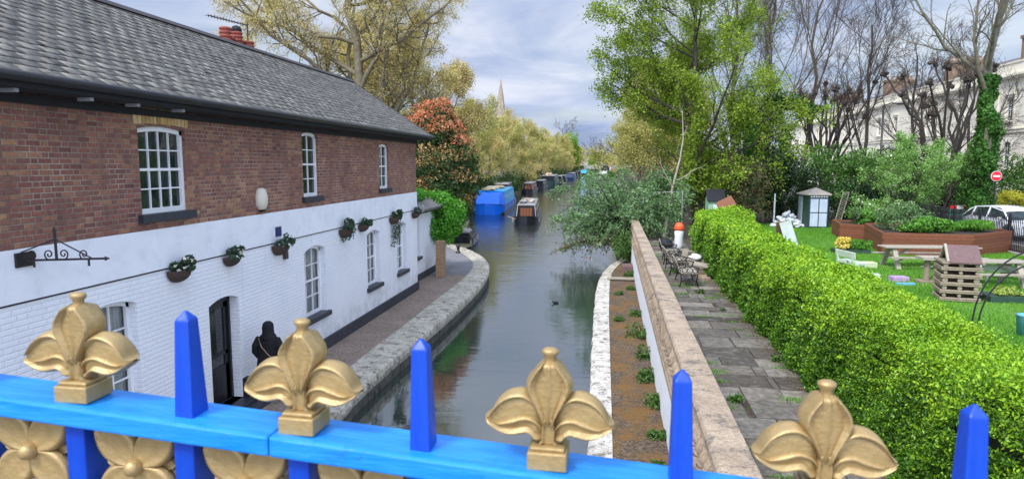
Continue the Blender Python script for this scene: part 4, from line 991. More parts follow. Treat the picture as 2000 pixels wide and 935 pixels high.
for i in range(14):
    o = protos[i % 4].copy(); COL.objects.link(o); o.location = (pc.x + rg.uniform(-.6, .9), pc.y + .3 + rg.uniform(-.2, .2), TZ + .08 + rg.uniform(0, .22)); o.rotation_euler = (rg.uniform(-.4, .4), 0, rg.uniform(0, 6))
    tag(o, 'pale grey stone in the low row right of the summerhouse', 'stone', 'stones piled behind the leaning trellis')
# leaning trellis
tb, tt = oz(1626, 447, TZ), None
tr = thing('trellis', 'pale lattice trellis leaning beside the summerhouse', 'trellis', tb)
d_ = oy(1647, 376, tb.y + .2) - tb; d_u = d_.normalized(); wv = Vector((.36, 0.1, .02))
mb = MB()
for s in (0, 1): mb.bar(tb + wv * s, tb + d_ + wv * s, .035, .025)
for t in (0, 1): mb.bar(tb + d_ * t, tb + d_ * t + wv, .035, .025)
mb.build('frame', m_greywood, tr)
mb = MB(); K = 15
for i in range(K):
    mb.bar(tb + d_ * (i / K), tb + d_ * ((i + 1.6) / K if i < K - 1 else 1) + wv, .018, .01); mb.bar(tb + d_ * (i / K) + wv, tb + d_ * (min(i + 1.6, K) / K), .018, .01)
mb.build('lattice', m_greywood, tr)
# raised planter beds of stacked boards
def bed(name, label, poly, h, nb, zt=TZ):
    o = thing(name, label, 'planter', (poly[0][0], poly[0][1], zt)); n = len(poly)
    for i in range(n):
        a, b = Vector((*poly[i], 0)), Vector((*poly[(i + 1) % n], 0)); mb = MB()
        for j in range(nb):
            e = .05 if (i + j) % 2 else -.0; u = (b - a).normalized(); z = zt + h * (j + .5) / nb
            mb.bar(a - u * e + Vector((0, 0, z)), b + u * e + Vector((0, 0, z)), .09, h / nb - .008)
        mb.build('side_boards', m_bedwood, o)
    cxy = sum((Vector(p) for p in poly), Vector((0, 0))) / n
    mb = MB(); mb.prism([tuple(cxy + (Vector(p) - cxy) * .97) for p in poly], zt, zt + h - .08); mb.build('soil', m_soil, o); return o
P2 = [tuple(oz(1723, 497, TZ).xy), tuple(oz(1897, 502, TZ).xy), tuple(oz(1972, 492, TZ).xy), (16.75, 34.2), (12.2, 34.2)]
bed('planter_bed', 'large brown timber raised bed packed with herbs in front of the railings', P2, .92, 7)
P1 = [tuple(oz(1641, 466, TZ).xy), tuple(oz(1738, 474, TZ).xy), (13.4, 36.9), (11.9, 38.0)]
bed('planter_bed', 'smaller brown timber raised bed behind the large one, nearer the summerhouse', P1, .78, 6)
# low trough of yellow flowers
pt = oz(1668, 497, TZ); yf_ = thing('flower_trough', 'low dark trough with a mound of yellow blooms and grassy leaves', 'planter', (pt.x, pt.y, TZ))
mb = MB(); mb.b2((pt.x - .75, pt.y, TZ), (pt.x + .65, pt.y + .6, TZ + .2)); mb.build('trough', m_dgreen, yf_)
# picnic tables
def picnic(cx, cy, L, label, rz, z=TZ, h=.76):
    o = thing('picnic_table', label, 'table', (cx, cy, z), rz, 'picnic tables on the lawn')
    for i in range(4): mb = MB(); mb.box((0, -.27 + i * .18, h), (L, .165, .045)); mb.build('table_board', m_greywood, o, world=False, bevel=.004)
    for s in (-1, 1):
        mb = MB(); mb.box((0, s * .68, .44), (L, .22, .045)); mb.build('bench_seat', m_greywood, o, world=False, bevel=.004)
        for t in (-1, 1):
            mb = MB(); x = t * (L / 2 - .35); mb.bar((x, s * .62, 0), (x, s * .18, h - .03), .15, .11); mb.build('leg', m_greywood, o, world=False)
    for t in (-1, 1):
        x = t * (L / 2 - .35) + .08; mb = MB(); mb.bar((x, -.76, .38), (x, .76, .38), .05, .09); mb.build('cross_beam', m_greywood, o, world=False)
        mb = MB(); mb.bar((x, 0, .36), (x - t * .55, 0, h - .05), .05, .08); mb.build('brace', m_greywood, o, world=False)
pt = oz(1742, 528, TZ)
picnic(pt.x + 1.55, pt.y + .9, 3.3, 'long weathered picnic table just in front of the large raised bed', R(4))
picnic(11.35, 22.35, 2.7, 'weathered picnic table half hidden behind the log insect house', R(3))
# small seats and painted blocks
def lowbench(label, loc, rz, L=1.0, mat=m_palewood, back=True, h=.28):
    o = thing('child_bench', label, 'bench', loc, rz)
    mb = MB(); mb.box((0, 0, h), (.42, L, .10)); mb.build('seat', mat, o, world=False, bevel=.005)
    for y in (-L / 2 + .1, L / 2 - .1): mb = MB(); mb.box((0, y, (h - .05) / 2), (.34, .09, h - .05)); mb.build('leg', mat, o, world=False)
    if back:
        mb = MB(); mb.box((-.23, 0, h + .30), (.05, L, .22), ry=-.12); mb.build('backrest', mat, o, world=False, bevel=.005)
        for y in (-L / 2 + .12, L / 2 - .12): mb = MB(); mb.bar((-.20, y, h - .05), (-.25, y, h + .40), .06); mb.build('back_post', mat, o, world=False)
pb = oz(1668, 530, TZ); lowbench('small pale bench with a backrest left of the picnic tables', (pb.x, pb.y + .35, TZ), R(14), 1.15)
def block(label, px, py, size, mat, rz=0, name='painted_block'):
    p = oz(px, py, TZ); o = MB().box((0, 0, size[2] / 2), size).build(name, mat, None, bevel=.012); o.location = (p.x, p.y, TZ); o.rotation_euler = (0, 0, rz); tag(o, label, 'block')
block('pale green block seat in front of the small pale bench', 1699, 546, (.55, .34, .2), m_palewood, -.15)
block('pale yellow green block beside the end of the long picnic table', 1695, 522, (.5, .4, .2), wood('pale_lime_wood', (.45, .52, .3), (.6, .66, .42)), .1)
block('lilac painted block lying in the grass', 1755, 549, (.5, .36, .16), m_lilac, .1)
block('pale blue block in the grass in front of the lilac one', 1768, 557, (.55, .16, .08), m_bluep, .1)
block('white stone half hidden behind the hedge', 1588, 532, (.3, .3, .34), m_rub, .4, 'boundary_stone')
lowbench('long pale bench seat right of the log insect house', (oz(1965, 545, TZ).x, oz(1965, 545, TZ).y, TZ), R(62), 2.0, m_palewood, False, .34)
o = MB().box((0, 0, 0), (1.4, .05, .22)).build('board', m_palewood, None); p = oz(1968, 530, TZ + .5); o.location = (p.x + .3, p.y + .5, TZ + .5); o.rotation_euler = (0, .04, -.3); tag(o, 'pale board above the long seat at the right edge of the lawn', 'board')
for x in (-.5, .5): 
    pp_ = Vector((p.x + .3 + x, p.y + .5 - x * .3, 0)); q_ = MB().bar((pp_.x, pp_.y + .05, TZ), (pp_.x, pp_.y + .05, TZ + .58), .06).build('fence_post', m_palewood, None); tag(q_, 'short pale post under the %s end of the pale board' % ('left' if x < 0 else 'right'), 'post')
# small end table of chunky posts
p = oz(1822, 556, TZ); o = thing('log_table', 'chunky little timber table beside the log insect house', 'table', (p.x, p.y + .2, TZ))
mb = MB(); mb.box((0, 0, .82), (.72, .6, .08)); mb.build('tabletop', m_greywood, o, world=False)
for x in (-.14, .14): mb = MB(); mb.tube([(x, -.05, .06), (x, -.05, .78)], .09, 10); mb.build('leg', m_log, o, world=False)
mb = MB(); mb.box((0, 0, .05), (.75, .5, .12)); mb.build('foot_beam', m_log, o, world=False)
# insect house of stacked logs with a pitched roof
pi_ = oz(1882, 590, TZ); ih = thing('insect_house', 'stacked log insect house with a purple brown pitched roof on the grass', 'insect house', (pi_.x, pi_.y + .45, TZ), R(-12))
for lev in range(5):
    z = .02 + lev * .21
    for s in (-1, 1):
        mb = MB(); mb.box((0, s * .42, z + .02), (.98, .10, .03)); mb.tube([(-.48, s * .42, z + .065), (.0, s * .43, z + .06), (.48, s * .42, z + .07)], .034, 8); mb.build('slat', m_log, ih, world=False)
        mb = MB(); mb.box((s * .42, 0, z + .015), (.10, .86, .03)); mb.tube([(s * .44, -.45, z + .06), (s * .44, .45, z + .065)], .03, 8); mb.build('slat', m_log, ih, world=False)
    for x in (-.38, -.02, .36):
        mb = MB(); mb.tube([(x, -.45, z + .15), (x, .45, z + .15)], .046 + .012 * ((lev + int(x * 9)) % 3), 9); mb.build('log', m_log, ih, world=False)
mb = MB(); mb.b2((-.34, -.30, .02), (.34, .30, 1.02)); mb.build('filling', M('twig_filling', (.05, .038, .028), .95, .5, 14, 1, 30), ih, world=False)
mb = MB(); mb.box((.02, 0, 1.07), (1.0, .96, .05)); mb.build('roof_base', m_log, ih, world=False)
mb = MB(); 
for s in (-1, 1): mb.bar((-.34, s * .46, 1.09), (-.34, 0, 1.52), .07, .06, up=(1, 0, 0))
mb.build('gable_frame', m_greywood, ih, world=False)
mb = MB(); mb.prismx([(-.52, 1.10), (0, 1.52), (.52, 1.10), (.52, 1.06), (0, 1.47), (-.52, 1.06)], -.30, .44); mb.build('roof', m_purplewood, ih, world=False)
# A-board beyond the hedge
pa = oz(1556, 508, TZ); ab = thing('a_board', 'grey green leaning board with a brown back leg beyond the hedge', 'board', (pa.x, pa.y, TZ))
mb = MB(); tp = oy(1533, 433, pa.y + .5); mb.bar((pa.x, pa.y, TZ), tp, .44, .05, up=(0, 1, .3)); mb.build('front_panel', M('grey_green_panel', (.36, .42, .38), .7, .15), ab)
mb = MB(); mb.bar((pa.x - .25, pa.y + 1.3, TZ), (tp.x - .05, tp.y + .1, tp.z), .5, .05, up=(0, 1, .3)); mb.build('back_panel', wood('brown_panel', (.16, .09, .05), (.26, .16, .10)), ab)
# black hoops
for i, (a, b, c) in enumerate((((1898, 652), (1928, 585), (2010, 503)), ((1909, 657), (1945, 590), (2015, 535)))):
    y = 15.9 - i * .15; pts = [oy(*a, y), oy(*b, y), oy(*c, y)]
    r = 1.55 if i == 0 else 1.35; x0 = pts[0].x; H_ = 1.95 - i * .25; W_ = 3.0
    P = [(x0 - .02 + W_ / 2 - W_ / 2 * math.cos(PI * t / 24), y, TZ + .0 + H_ * math.sin(PI * t / 24) ** .85) for t in range(25)]
    o = MB().tube(P, .019, 8).build('hoop', m_blackmatt, None, smooth=True); tag(o, ['taller of the two black hoops arching over the grass', 'lower of the two black hoops arching over the grass'][i], 'hoop', 'hoops over the lawn')
p = oz(2003, 655, TZ); o = MB().lathe([(.16, 0), (.2, .45), (.21, .46), (.18, .47), (.16, .1), (.02, .08)], (p.x, p.y, TZ), 14).build('bucket', m_bluep, None, smooth=True); tag(o, 'blue bucket on the grass at the right edge', 'bucket')
p = oz(1978, 592, TZ); lt = thing('salad_tray', 'low dark tray of lettuces right of the insect house', 'planter', (p.x, p.y, TZ))
mb = MB(); mb.b2((p.x - .55, p.y, TZ), (p.x + .9, p.y + .8, TZ + .17)); mb.build('tray', m_dgreen, lt)
# ---------------------------------------------------------------- park railings
def railing(name, label, A, B, bays, h=1.5, z=TZ):
    o = thing(name, label, 'fence', (A[0], A[1], z)); A, B = Vector((*A, z)), Vector((*B, z))
    for i in range(bays):
        a, b = A.lerp(B, i / bays), A.lerp(B, (i + 1) / bays); mb = MB(); L = (b - a).length; k = int(L / .125)
        for zz_ in (.15, h - .18): mb.bar(a + Vector((0, 0, zz_)), b + Vector((0, 0, zz_)), .04, .012)
        for j in range(1, k):
            c = a.lerp(b, j / k); mb.bar(c, c + Vector((0, 0, h)), .026); mb.add([c + Vector((-.011, -.011, h)), c + Vector((.011, -.011, h)), c + Vector((.011, .011, h)), c + Vector((-.011, .011, h)), c + Vector((0, 0, h + .06))], [(0, 1, 4), (1, 2, 4), (2, 3, 4), (3, 0, 4)])
        mb.build('rail_panel', m_black, o)
    for i in range(bays + 1):
        a = A.lerp(B, i / bays); mb = MB(); mb.box((a.x, a.y, z + h / 2 + .06), (.07, .07, h + .12)); mb.lathe([(.03, 0), (.045, .03), (.03, .07), (.005, .1)], (a.x, a.y, z + h + .12), 8); mb.build('post', m_black, o)
    mb = MB(); mb.bar(A + Vector((0, 0, -.02)), B + Vector((0, 0, -.02)), .25, .18); mb.build('plinth', m_kerb, o)
railing('iron_fence', 'black iron railings between the lawn and the road', (16.75, 26.2), (17.4, 51), 10)
# ---------------------------------------------------------------- cream terrace beyond the road
m_stucco = stone_mat('cream_stucco', (.74, .70, .58), (.86, .82, .70), (.38, .34, .27), .8, .68, 8, .1)
m_hroof = M('far_slate_roof', (.12, .115, .12), .8, .3, 1, .3, 12); m_brownbrick = brickmat('brown_stack_brick', [(.22, .14, .08), (.30, .20, .12), (.16, .10, .07)], (.25, .22, .18), .4)
FX = 33.0; m_buff = M('buff_pot', (.30, .19, .12), .85)
def town_house(label, ya, yb, wins, ztop, roof_lab=None, stack=True, proj=0.0, big=False):
    X = FX - proj; o = thing('terraced_house', label, 'house', (X, (ya + yb) / 2, 1.4), 0, 'cream stucco houses beyond the road')
    mb = MB(); ops = []
    for y in wins:
        for zc, hh in ((9.25, 1.9), (5.5, 2.3)): ops.append((y - .52, y + .52, zc - hh / 2, zc + hh / 2, .0 if zc > 6 else .25))
    mm = MB(); 
    def wl(mb):
        b = len(mb.v); wall_x(mb, -X, ya, yb, 1.3, ztop, ops, .22)
        mb.v[b:] = [(-x, y, z) for x, y, z in mb.v[b:]]; mb.f = mb.f
    wl(mb); mb.add([(X, ya, 1.3), (X + 9, ya, 1.3), (X + 9, ya, ztop), (X, ya, ztop)], [(0, 1, 2, 3)]); mb.add([(X, yb, 1.3), (X + 9, yb, 1.3), (X + 9, yb, ztop), (X, yb, ztop)], [(0, 1, 2, 3)])
    mb.build('wall', m_stucco, o)
    for y in wins:
        for zc, hh in ((9.25, 1.9), (5.5, 2.3)):
            mb = MB(); xx = X + .14; za, zb = zc - hh / 2, zc + hh / 2
            for s in (-.48, .48): mb.box((xx, y + s, zc), (.06, .07, hh))
            for z in (za + .04, zc, zb - .04): mb.box((xx, y, z), (.05, 1.0, .06))
            for s in (-.16, .16): mb.box((xx, y + s, zc), (.035, .022, hh))
            for q_ in (.25, .75): mb.box((xx, y, za + hh * q_), (.035, 1.0, .022))
            wd = mb.build('window', m_whitepaint, o)
            mb = MB(); mb.box((xx + .04, y, zc), (.02, 1.04, hh)); mb.build('pane', m_glass, wd)
            mb = MB(); mb.box((X - .08, y, za - .07), (.28, 1.3, .13)); mb.build('sill', m_stucco, wd)
            mb = MB()
            if zc > 6: mb.box((X - .05, y, zb + .3), (.22, 1.5, .12)); mb.box((X - .03, y, zb + .14), (.09, 1.3, .2))
            for s in (-.62, .62): mb.box((X - .02, y + s, zc + .1), (.07, .16, hh + .2))
            mb.build('surround', m_stucco, wd)
    mb = MB(); mb.b2((X - .12, ya, 7.35), (X + .1, yb, 7.6)); mb.b2((X - .18, ya, 7.6), (X + .1, yb, 7.68)); mb.build('string_course', m_stucco, o)
    mb = MB(); mb.b2((X - .25, ya, ztop - 1.25), (X + .1, yb, ztop - 1.1)); mb.b2((X - .42, ya - .05, ztop - 1.1), (X + .1, yb + .05, ztop - .92)); mb.b2((X - .08, ya, ztop - .0), (X + .4, yb, ztop + .12)); mb.build('cornice', m_stucco, o)
    for s, y in enumerate((ya + .35, yb - .35)): mb = MB(); mb.b2((X - .10, y - .3, 1.3), (X + .05, y + .3, ztop - 1.26)); mb.build('pilaster', m_stucco, o)
    mb = MB(); mb.prismy([(X + .45, ztop - .2), (X + 3.2, ztop + 1.4), (X + 6.5, ztop + 1.4), (X + 9, ztop - .2)], ya + .1, yb - .1); mb.build('roof', m_hroof, o)
    if stack:
        for y in ([yb - .9] if not big else [ya + 2.2, yb - .9]):
            mb = MB(); mb.b2((X + 1.5, y - .5, ztop - .3), (X + 5.0, y + .5, ztop + 2.4)); mb.b2((X + 1.4, y - .6, ztop + 2.25), (X + 5.1, y + .6, ztop + 2.5)); st = mb.build('chimney', m_brownbrick, o)
            for k in range(6): mb = MB(); mb.lathe([(.17, 0), (.15, .4), (.18, .42), (.18, .5), (.12, .5)], (X + 1.85 + k * .55, y, ztop + 2.5), 10); mb.build('chimney_pot', m_buff, st)
    return o
town_house('nearest cream house at the right edge, under the tall brown chimney', 44, 63.6, [48, 52.5, 57, 61.3], 13.0, proj=.5, big=True)
town_house('second cream house, behind the ivy clad tree', 63.65, 77.9, [66.5, 70.2, 75.4], 12.9)
town_house('third cream house, behind the lamp post and pollards', 77.95, 94, [80.2, 85.1, 90], 12.9)
town_house('fourth cream house, seen through the bare tall trees', 94.05, 112, [97, 102, 107], 12.7)
town_house('farthest cream house, ending beside the dark ivy tree', 112.05, 132, [115.5, 120.5, 125.5, 129.5], 12.5)
# lamp post, no entry sign, car, barriers
pl2 = oy(1726, 205, 52); lp = thing('lamp_post', 'black street lamp with a curved arm rising over the shrubs', 'street lamp', (pl2.x, 52, 1.3))
mb = MB(); mb.tube([(pl2.x, 52, 1.3), (pl2.x, 52, 2.3), (pl2.x, 52, pl2.z)], [.1, .085, .06], 10); mb.build('post', m_black, lp, smooth=True)
mb = MB(); mb.tube([(pl2.x, 52, pl2.z - .05), (pl2.x + .5, 52, pl2.z + .12), (pl2.x + 1.0, 52, pl2.z + .08)], .035, 8); mb.build('arm', m_black, lp); mb = MB(); mb.box((pl2.x + 1.2, 52, pl2.z + .05), (.6, .2, .1)); mb.build('lamp_head', m_black, lp, bevel=.03)
ps = oy(1946, 344, 40); ns = thing('no_entry_sign', 'round red no entry sign with a white bar on a black post', 'road sign', (ps.x, 40, 1.3))
mb = MB(); mb.tube([(ps.x, 40.05, 1.3), (ps.x, 40.05, ps.z + .3)], .045, 8); mb.build('post', m_black, ns)
m_red = M('sign_red', (.65, .015, .02), .4, .05, 3, 0); 
def disc(mb, c, r, th, k=28): 
    b = len(mb.v); mb.lathe([(r, 0), (r, th)], (0, 0, 0), k); mb.v[b:] = [(c[0] + x, c[1] - z, c[2] + y) for x, y, z in mb.v[b:]]
mb = MB(); disc(mb, (ps.x, 40.0, ps.z), .28, .012); mb.build('sign_rim', m_whitep, ns); mb = MB(); disc(mb, (ps.x, 39.985, ps.z), .258, .008); mb.build('sign_disc', m_red, ns)
mb = MB(); mb.b2((ps.x - .18, 39.962, ps.z - .045), (ps.x + .18, 39.974, ps.z + .045)); mb.build('white_bar', m_whitep, ns)
# parked white car
def car(loc, rz, label):
    o = thing('parked_car', label, 'car', loc, rz)
    m_car = M('white_car_paint', (.72, .74, .78), .25, .03, 2, 0, coat=.6)
    # x forward; stations: (x, belt half width, sill z, belt z, roof z, roof half width)
    prof = [(-2.02, .62, .42, .80), (-1.95, .76, .30, .92), (-1.6, .84, .25, .97), (-.9, .87, .22, .97), (0, .88, .22, .96), (.9, .87, .22, .94), (1.5, .84, .24, .88), (1.9, .76, .28, .76), (2.08, .60, .36, .62)]
    mb = MB(); vs = []
    for x, w_, s, b in prof: vs += [(x, -w_ * .95, s), (x, -w_, s + .12), (x, -w_, b - .14), (x, -w_ * .93, b), (x, 0, b + .03), (x, w_ * .93, b), (x, w_, b - .14), (x, w_, s + .12), (x, w_ * .95, s)]
    k = 9; n = len(prof); mb.add(vs, [(i * k + j, i * k + j + 1, (i + 1) * k + j + 1, (i + 1) * k + j) for i in range(n - 1) for j in range(k - 1)] + [tuple(range(k)), tuple(range((n - 1) * k + k - 1, (n - 1) * k - 1, -1)) ])
    bd = mb.build('body', m_car, o, smooth=False, world=False, bevel=.02)
    cab = [(-1.92, .70, .93), (-1.55, .66, 1.26), (-1.1, .62, 1.43), (-.3, .62, 1.49), (.35, .61, 1.44), (.75, .64, 1.26), (1.25, .72, .93)]
    mb = MB(); vs = []
    for x, w_, z in cab: vs += [(x, -.84 if z < 1 else -.80, .93), (x, -w_, z), (x, w_, z), (x, .84 if z < 1 else .80, .93)]
    k = 4; n = len(cab); mb.add(vs, [(i * k + j, i * k + j + 1, (i + 1) * k + j + 1, (i + 1) * k + j) for i in range(n - 1) for j in range(k - 1)]); mb.build('glasshouse', m_glass, o, world=False)
    mb = MB(); vs = []
    for x, w_, z in cab[1:-1]: vs += [(x, -w_ * 1.01, z - .03), (x, -w_ * .9, z + .02), (x, 0, z + .04), (x, w_ * .9, z + .02), (x, w_ * 1.01, z - .03)]
    k = 5; n = len(cab) - 2; mb.add(vs, [(i * k + j, i * k + j + 1, (i + 1) * k + j + 1, (i + 1) * k + j) for i in range(n - 1) for j in range(k - 1)]); mb.build('roof', m_car, o, smooth=True, world=False)
    for s in (-1, 1):
        for (x0, z0, y0), (x1, z1, y1) in (((1.25, .93, .84), (.68, 1.30, .65)), ((-.15, .93, .86), (-.2, 1.45, .64)), ((-1.25, .93, .86), (-1.2, 1.40, .66)), ((-1.9, .93, .82), (-1.5, 1.30, .67)), ((.68, 1.30, .66), (-.2, 1.47, .64)), ((-.2, 1.47, .64), (-1.2, 1.41, .65)), ((-1.2, 1.41, .65), (-1.6, 1.24, .68))):
            mb = MB(); mb.bar((x0, s * y0, z0), (x1, s * y1, z1), .055, .05); mb.build('window_pillar', m_car, o, world=False)
        for x in (-1.28, 1.32):
            mb = MB(); b = len(mb.v); mb.lathe([(.18, -.11), (.31, -.10), (.325, -.05), (.325, .05), (.31, .10), (.18, .11)], (0, 0, 0), 24); mb.v = [(x + a, s * .80 + c, .325 + b_) for a, b_, c in mb.v]; wh = mb.build('wheel', m_blackmatt, o, world=False)
            mb = MB(); mb.lathe([(.02, s * .075), (.10, s * .07), (.21, s * .113), (.215, s * .115)], (0, 0, 0), 20); mb.v = [(x + a, s * .80 + c, .325 + b_) for a, b_, c in mb.v]
            for q_ in range(5):
                a = 2 * PI * q_ / 5; mb.bar((x, s * .918, .325), (x + .2 * math.cos(a), s * .918, .325 + .2 * math.sin(a)), .05, .02, up=(0, 1, 0))
            mb.build('wheel_rim', M('alloy', (.4, .41, .42), .3, .1, metal=.8) if 'alloy' not in bpy.data.materials else bpy.data.materials['alloy'], wh, world=False)
            mb = MB(); mb.tube([(x + .385 * math.cos(PI * t / 12), s * .865, .325 + .385 * math.sin(PI * t / 12)) for t in range(13)], .03, 6); mb.build('wheel_arch', m_blackmatt, o, world=False)
        mb = MB(); mb.box((1.93, s * .58, .66), (.2, .26, .11)); mb.build('headlight', m_fglass, o, world=False, bevel=.03)
        mb = MB(); mb.box((.85, s * .96, .98), (.1, .18, .12)); mb.build('wing_mirror', m_car, o, world=False, bevel=.02)
        for xd in (-.15, .95, -1.15): mb = MB(); mb.bar((xd, s * .882, .34), (xd, s * .884, .92), .008, .006); mb.build('door_seam', m_blackmatt, o, world=False)
    return o
cp = Vector((18.75, 34.9, 1.304)); car(cp, R(-82), 'white hatchback parked behind the iron railings')
def barrier(x, y, rz, label):
    o = thing('road_barrier', label, 'barrier', (x, y, 1.3), rz, 'green roadwork barriers'); m_bg = bpy.data.materials.get('barrier_green') or M('barrier_green', (.02, .35, .22), .5)
    mb = MB()
    for z in (.15, .5): mb.box((0, 0, z), (1.9, .04, .05))
    for i in range(9): mb.box((-.93 + i * .2325, 0, .45), (.04, .035, .85))
    mb.build('mesh_panel', m_bg, o, world=False)
    for i in range(5): mb = MB(); mb.box((-.76 + i * .38, 0, .93), (.378, .05, .2)); mb.build('board_block', m_red if i % 2 == 0 else m_whitep, o, world=False)
    for s in (-.7, .7): mb = MB(); mb.box((s, 0, .04), (.08, .6, .07)); mb.build('foot', m_blackmatt, o, world=False)
pb1 = oz(1905, 400, 1.3)
p = oy(1893, 390, 43); barrier(p.x, 43.2, .05, 'left green roadwork barrier with red and white boards behind the white car')
p = oy(1935, 390, 43.6); barrier(p.x + .2, 43.9, -.08, 'right green roadwork barrier with red and white boards behind the white car')
rf_ = MB(); railing('iron_fence', 'farther iron railings across the road in front of the cream houses', (29.8, 46), (29.8, 66), 8, 1.2, 1.4)

# ---------------------------------------------------------------- boats
m_hull = M('boat_black_hull', (.012, .013, .018), .35, .3, 2, .1, 10); m_bblue = M('boat_cover_blue', (.0, .16, .85), .45, .08, 2, .2, 6)
m_turq = M('boat_turquoise', (.01, .38, .72), .4, .08, 2, .1, 8); m_maroon = M('boat_maroon', (.13, .015, .02), .4); m_bgrey = M('boat_roof_grey', (.32, .31, .31), .6, .2, 2, .2); m_bdg = M('boat_dark_green', (.015, .05, .045), .45)
m_cream = M('boat_cream', (.5, .46, .38), .6); m_navy = M('boat_navy', (.012, .03, .09), .4); m_brownd = wood('boat_brown_door', (.12, .035, .015), (.28, .10, .045)); m_tarp = M('cream_tarp', (.50, .36, .22), .85, .3, 2, .8, 6)
def boat(name, label, cat, loc, rz, L, W, hull, cabin, roofm, hc=1.0, bow=2.2, cover=None, coverlen=2.5, ports=4, group='boats moored along the left bank', doors=None, win='port', fb=.62):
    """bow towards -y at the origin end; z=0 is the waterline"""
    o = thing(name, label, cat, loc, rz, group)
    def hw(y): 
        u = min(1, max(0, y / bow)); return W / 2 * (1 - (1 - u) ** 2.2) ** .55 if u < 1 else (W / 2 if y < L - 1 else W / 2 * (1 - .35 * ((y - L + 1)) ** 2))
    ys = [0.02 + bow * t / 8 for t in range(9)] + [L * .4, L * .7, L - 1, L - .5, L]
    mb = MB(); vs = []
    for y in ys:
        w_ = max(.03, hw(y)); sh = fb + .22 * max(0, 1 - y / bow) ** 1.5
        vs += [(-w_ * .86, y + (0 if y > .1 else .1), -.35), (-w_ * .97, y, .1), (-w_, y, sh), (-w_ + min(.09, w_ * .8), y, sh + .02), (0, y, sh - .02), (w_ - min(.09, w_ * .8), y, sh + .02), (w_, y, sh), (w_ * .97, y, .1), (w_ * .86, y + (0 if y > .1 else .1), -.35)]
    k = 9; n = len(ys); mb.add(vs, [(i * k + j, i * k + j + 1, (i + 1) * k + j + 1, (i + 1) * k + j) for i in range(n - 1) for j in range(k - 1)] + [tuple(range(k - 1, -1, -1)), tuple((n - 1) * k + j for j in range(k))])
    mb.build('hull', hull, o, world=False)
    mb = MB()
    for s in (-1, 1): mb.tube([(s * (hw(y) + .01), y, fb + .22 * max(0, 1 - y / bow) ** 1.5 + .0) for y in ys], .035, 6)
    mb.build('gunwale', m_hull, o, world=False)
    y0, y1 = bow + (.2 if not cover else -.2 + coverlen * .5), L - 1.6; a, b = W / 2 - .12, W / 2 - .28
    mb = MB(); z0, z1 = fb, fb + hc; mb.add([(-a, y0, z0), (a, y0, z0), (a, y1, z0), (-a, y1, z0), (-b, y0 + .05, z1), (b, y0 + .05, z1), (b, y1, z1), (-b, y1, z1)], [(0, 1, 5, 4), (1, 2, 6, 5), (2, 3, 7, 6), (3, 0, 4, 7)]); cb = mb.build('cabin', cabin, o, world=False)
    mb = MB(); mb.prismy([(-b - .04, z1), (b + .04, z1), (b + .04, z1 + .03), (b * .6, z1 + .09), (0, z1 + .11), (-b * .6, z1 + .09), (-b - .04, z1 + .03)], y0 - .1, y1 + .1); mb.build('roof', roofm, o, world=False)
    for i in range(ports):
        y = y0 + (y1 - y0) * (i + .6) / (ports + .2)
        for s in (-1, 1):
            xx = s * (a + b) / 2; mb = MB(); 
            if win == 'port':
                mb.lathe([(.2, 0), (.2, .06), (.14, .06), (.14, .03)], (0, 0, 0), 14); mb.v = [(xx + s * (z - .01) - s * yv * .12, y + x, z0 + hc * .5 + yv) for x, yv, z in mb.v]; w_ = mb.build('window', m_cream, o, world=False)
            else: mb.box((xx + s * .01, y, z0 + hc * .52), (.06, .9, hc * .48)); w_ = mb.build('window', m_cream, o, world=False)
            mb = MB(); mb.box((xx + s * .035, y, z0 + hc * .5), (.02, .26 if win == 'port' else .8, .26 if win == 'port' else hc * .38)); mb.build('pane', m_glass, w_, world=False)
    if cover:
        mb = MB(); c0 = .55; zt = z1 - .02; yq = y0 + .04
        vs = [(-hw(c0) - .02, c0, fb + .1), (hw(c0) + .02, c0, fb + .1), (-W / 2 - .015, bow * .75, fb - .15), (W / 2 + .015, bow * .75, fb - .15), (-W / 2 - .015, yq, fb - .12), (W / 2 + .015, yq, fb - .12), (-b * .80, c0 + 1.0, zt - .1), (b * .80, c0 + 1.0, zt - .1), (-b, yq, zt), (b, yq, zt)]
        mb.add(vs, [(0, 1, 7, 6), (1, 3, 7), (0, 6, 2), (3, 5, 9, 7), (2, 6, 8, 4), (6, 7, 9, 8)]); mb.build('cover', cover, o, world=False)
    elif doors:
        mb = MB(); mb.b2((-b * .92, y0 - .04, z0), (b * .92, y0 - .002, z1 - .08)); fr = mb.build('front_bulkhead', m_hull, o, world=False)
        for i in range(4): mb = MB(); mb.b2((-b * .66 + i * b * .34, y0 - .08, z0 + .02), (-b * .66 + (i + .88) * b * .34, y0 - .045, z1 - .22)); mb.build('door', doors, fr, world=False)
        mb = MB(); mb.bar((-a * .9, y0 - .3, z0 + .0), (-b * .95, y0 - .05, z1), .06); mb.build('cratch_frame', m_bgrey, o, world=False); mb = MB(); mb.bar((a * .9, y0 - .3, z0), (b * .95, y0 - .05, z1), .06); mb.build('cratch_frame', m_bgrey, o, world=False)
    else:
        mb = MB(); mb.b2((-b * .9, y0 - .03, z0), (b * .9, y0 - .002, z1 - .05)); mb.build('front_bulkhead', m_hull, o, world=False)
    for s in (-1, 1):
        for t in (.12, .34, .6, .85):
            y = L * t; xx = s * (hw(y) + .07); mb = MB(); mb.tube([(xx, y, fb - .08), (xx, y, fb - .45)], [.07, .07], 8); mb.build('fender', m_bgrey, o, world=False)
        mb = MB(); mb.bar((s * (b - .1), y0 + .3, z1 + .2), (s * (b - .1), y1 - .3, z1 + .2), .03); mb.build('hand_rail', m_cream, o, world=False)
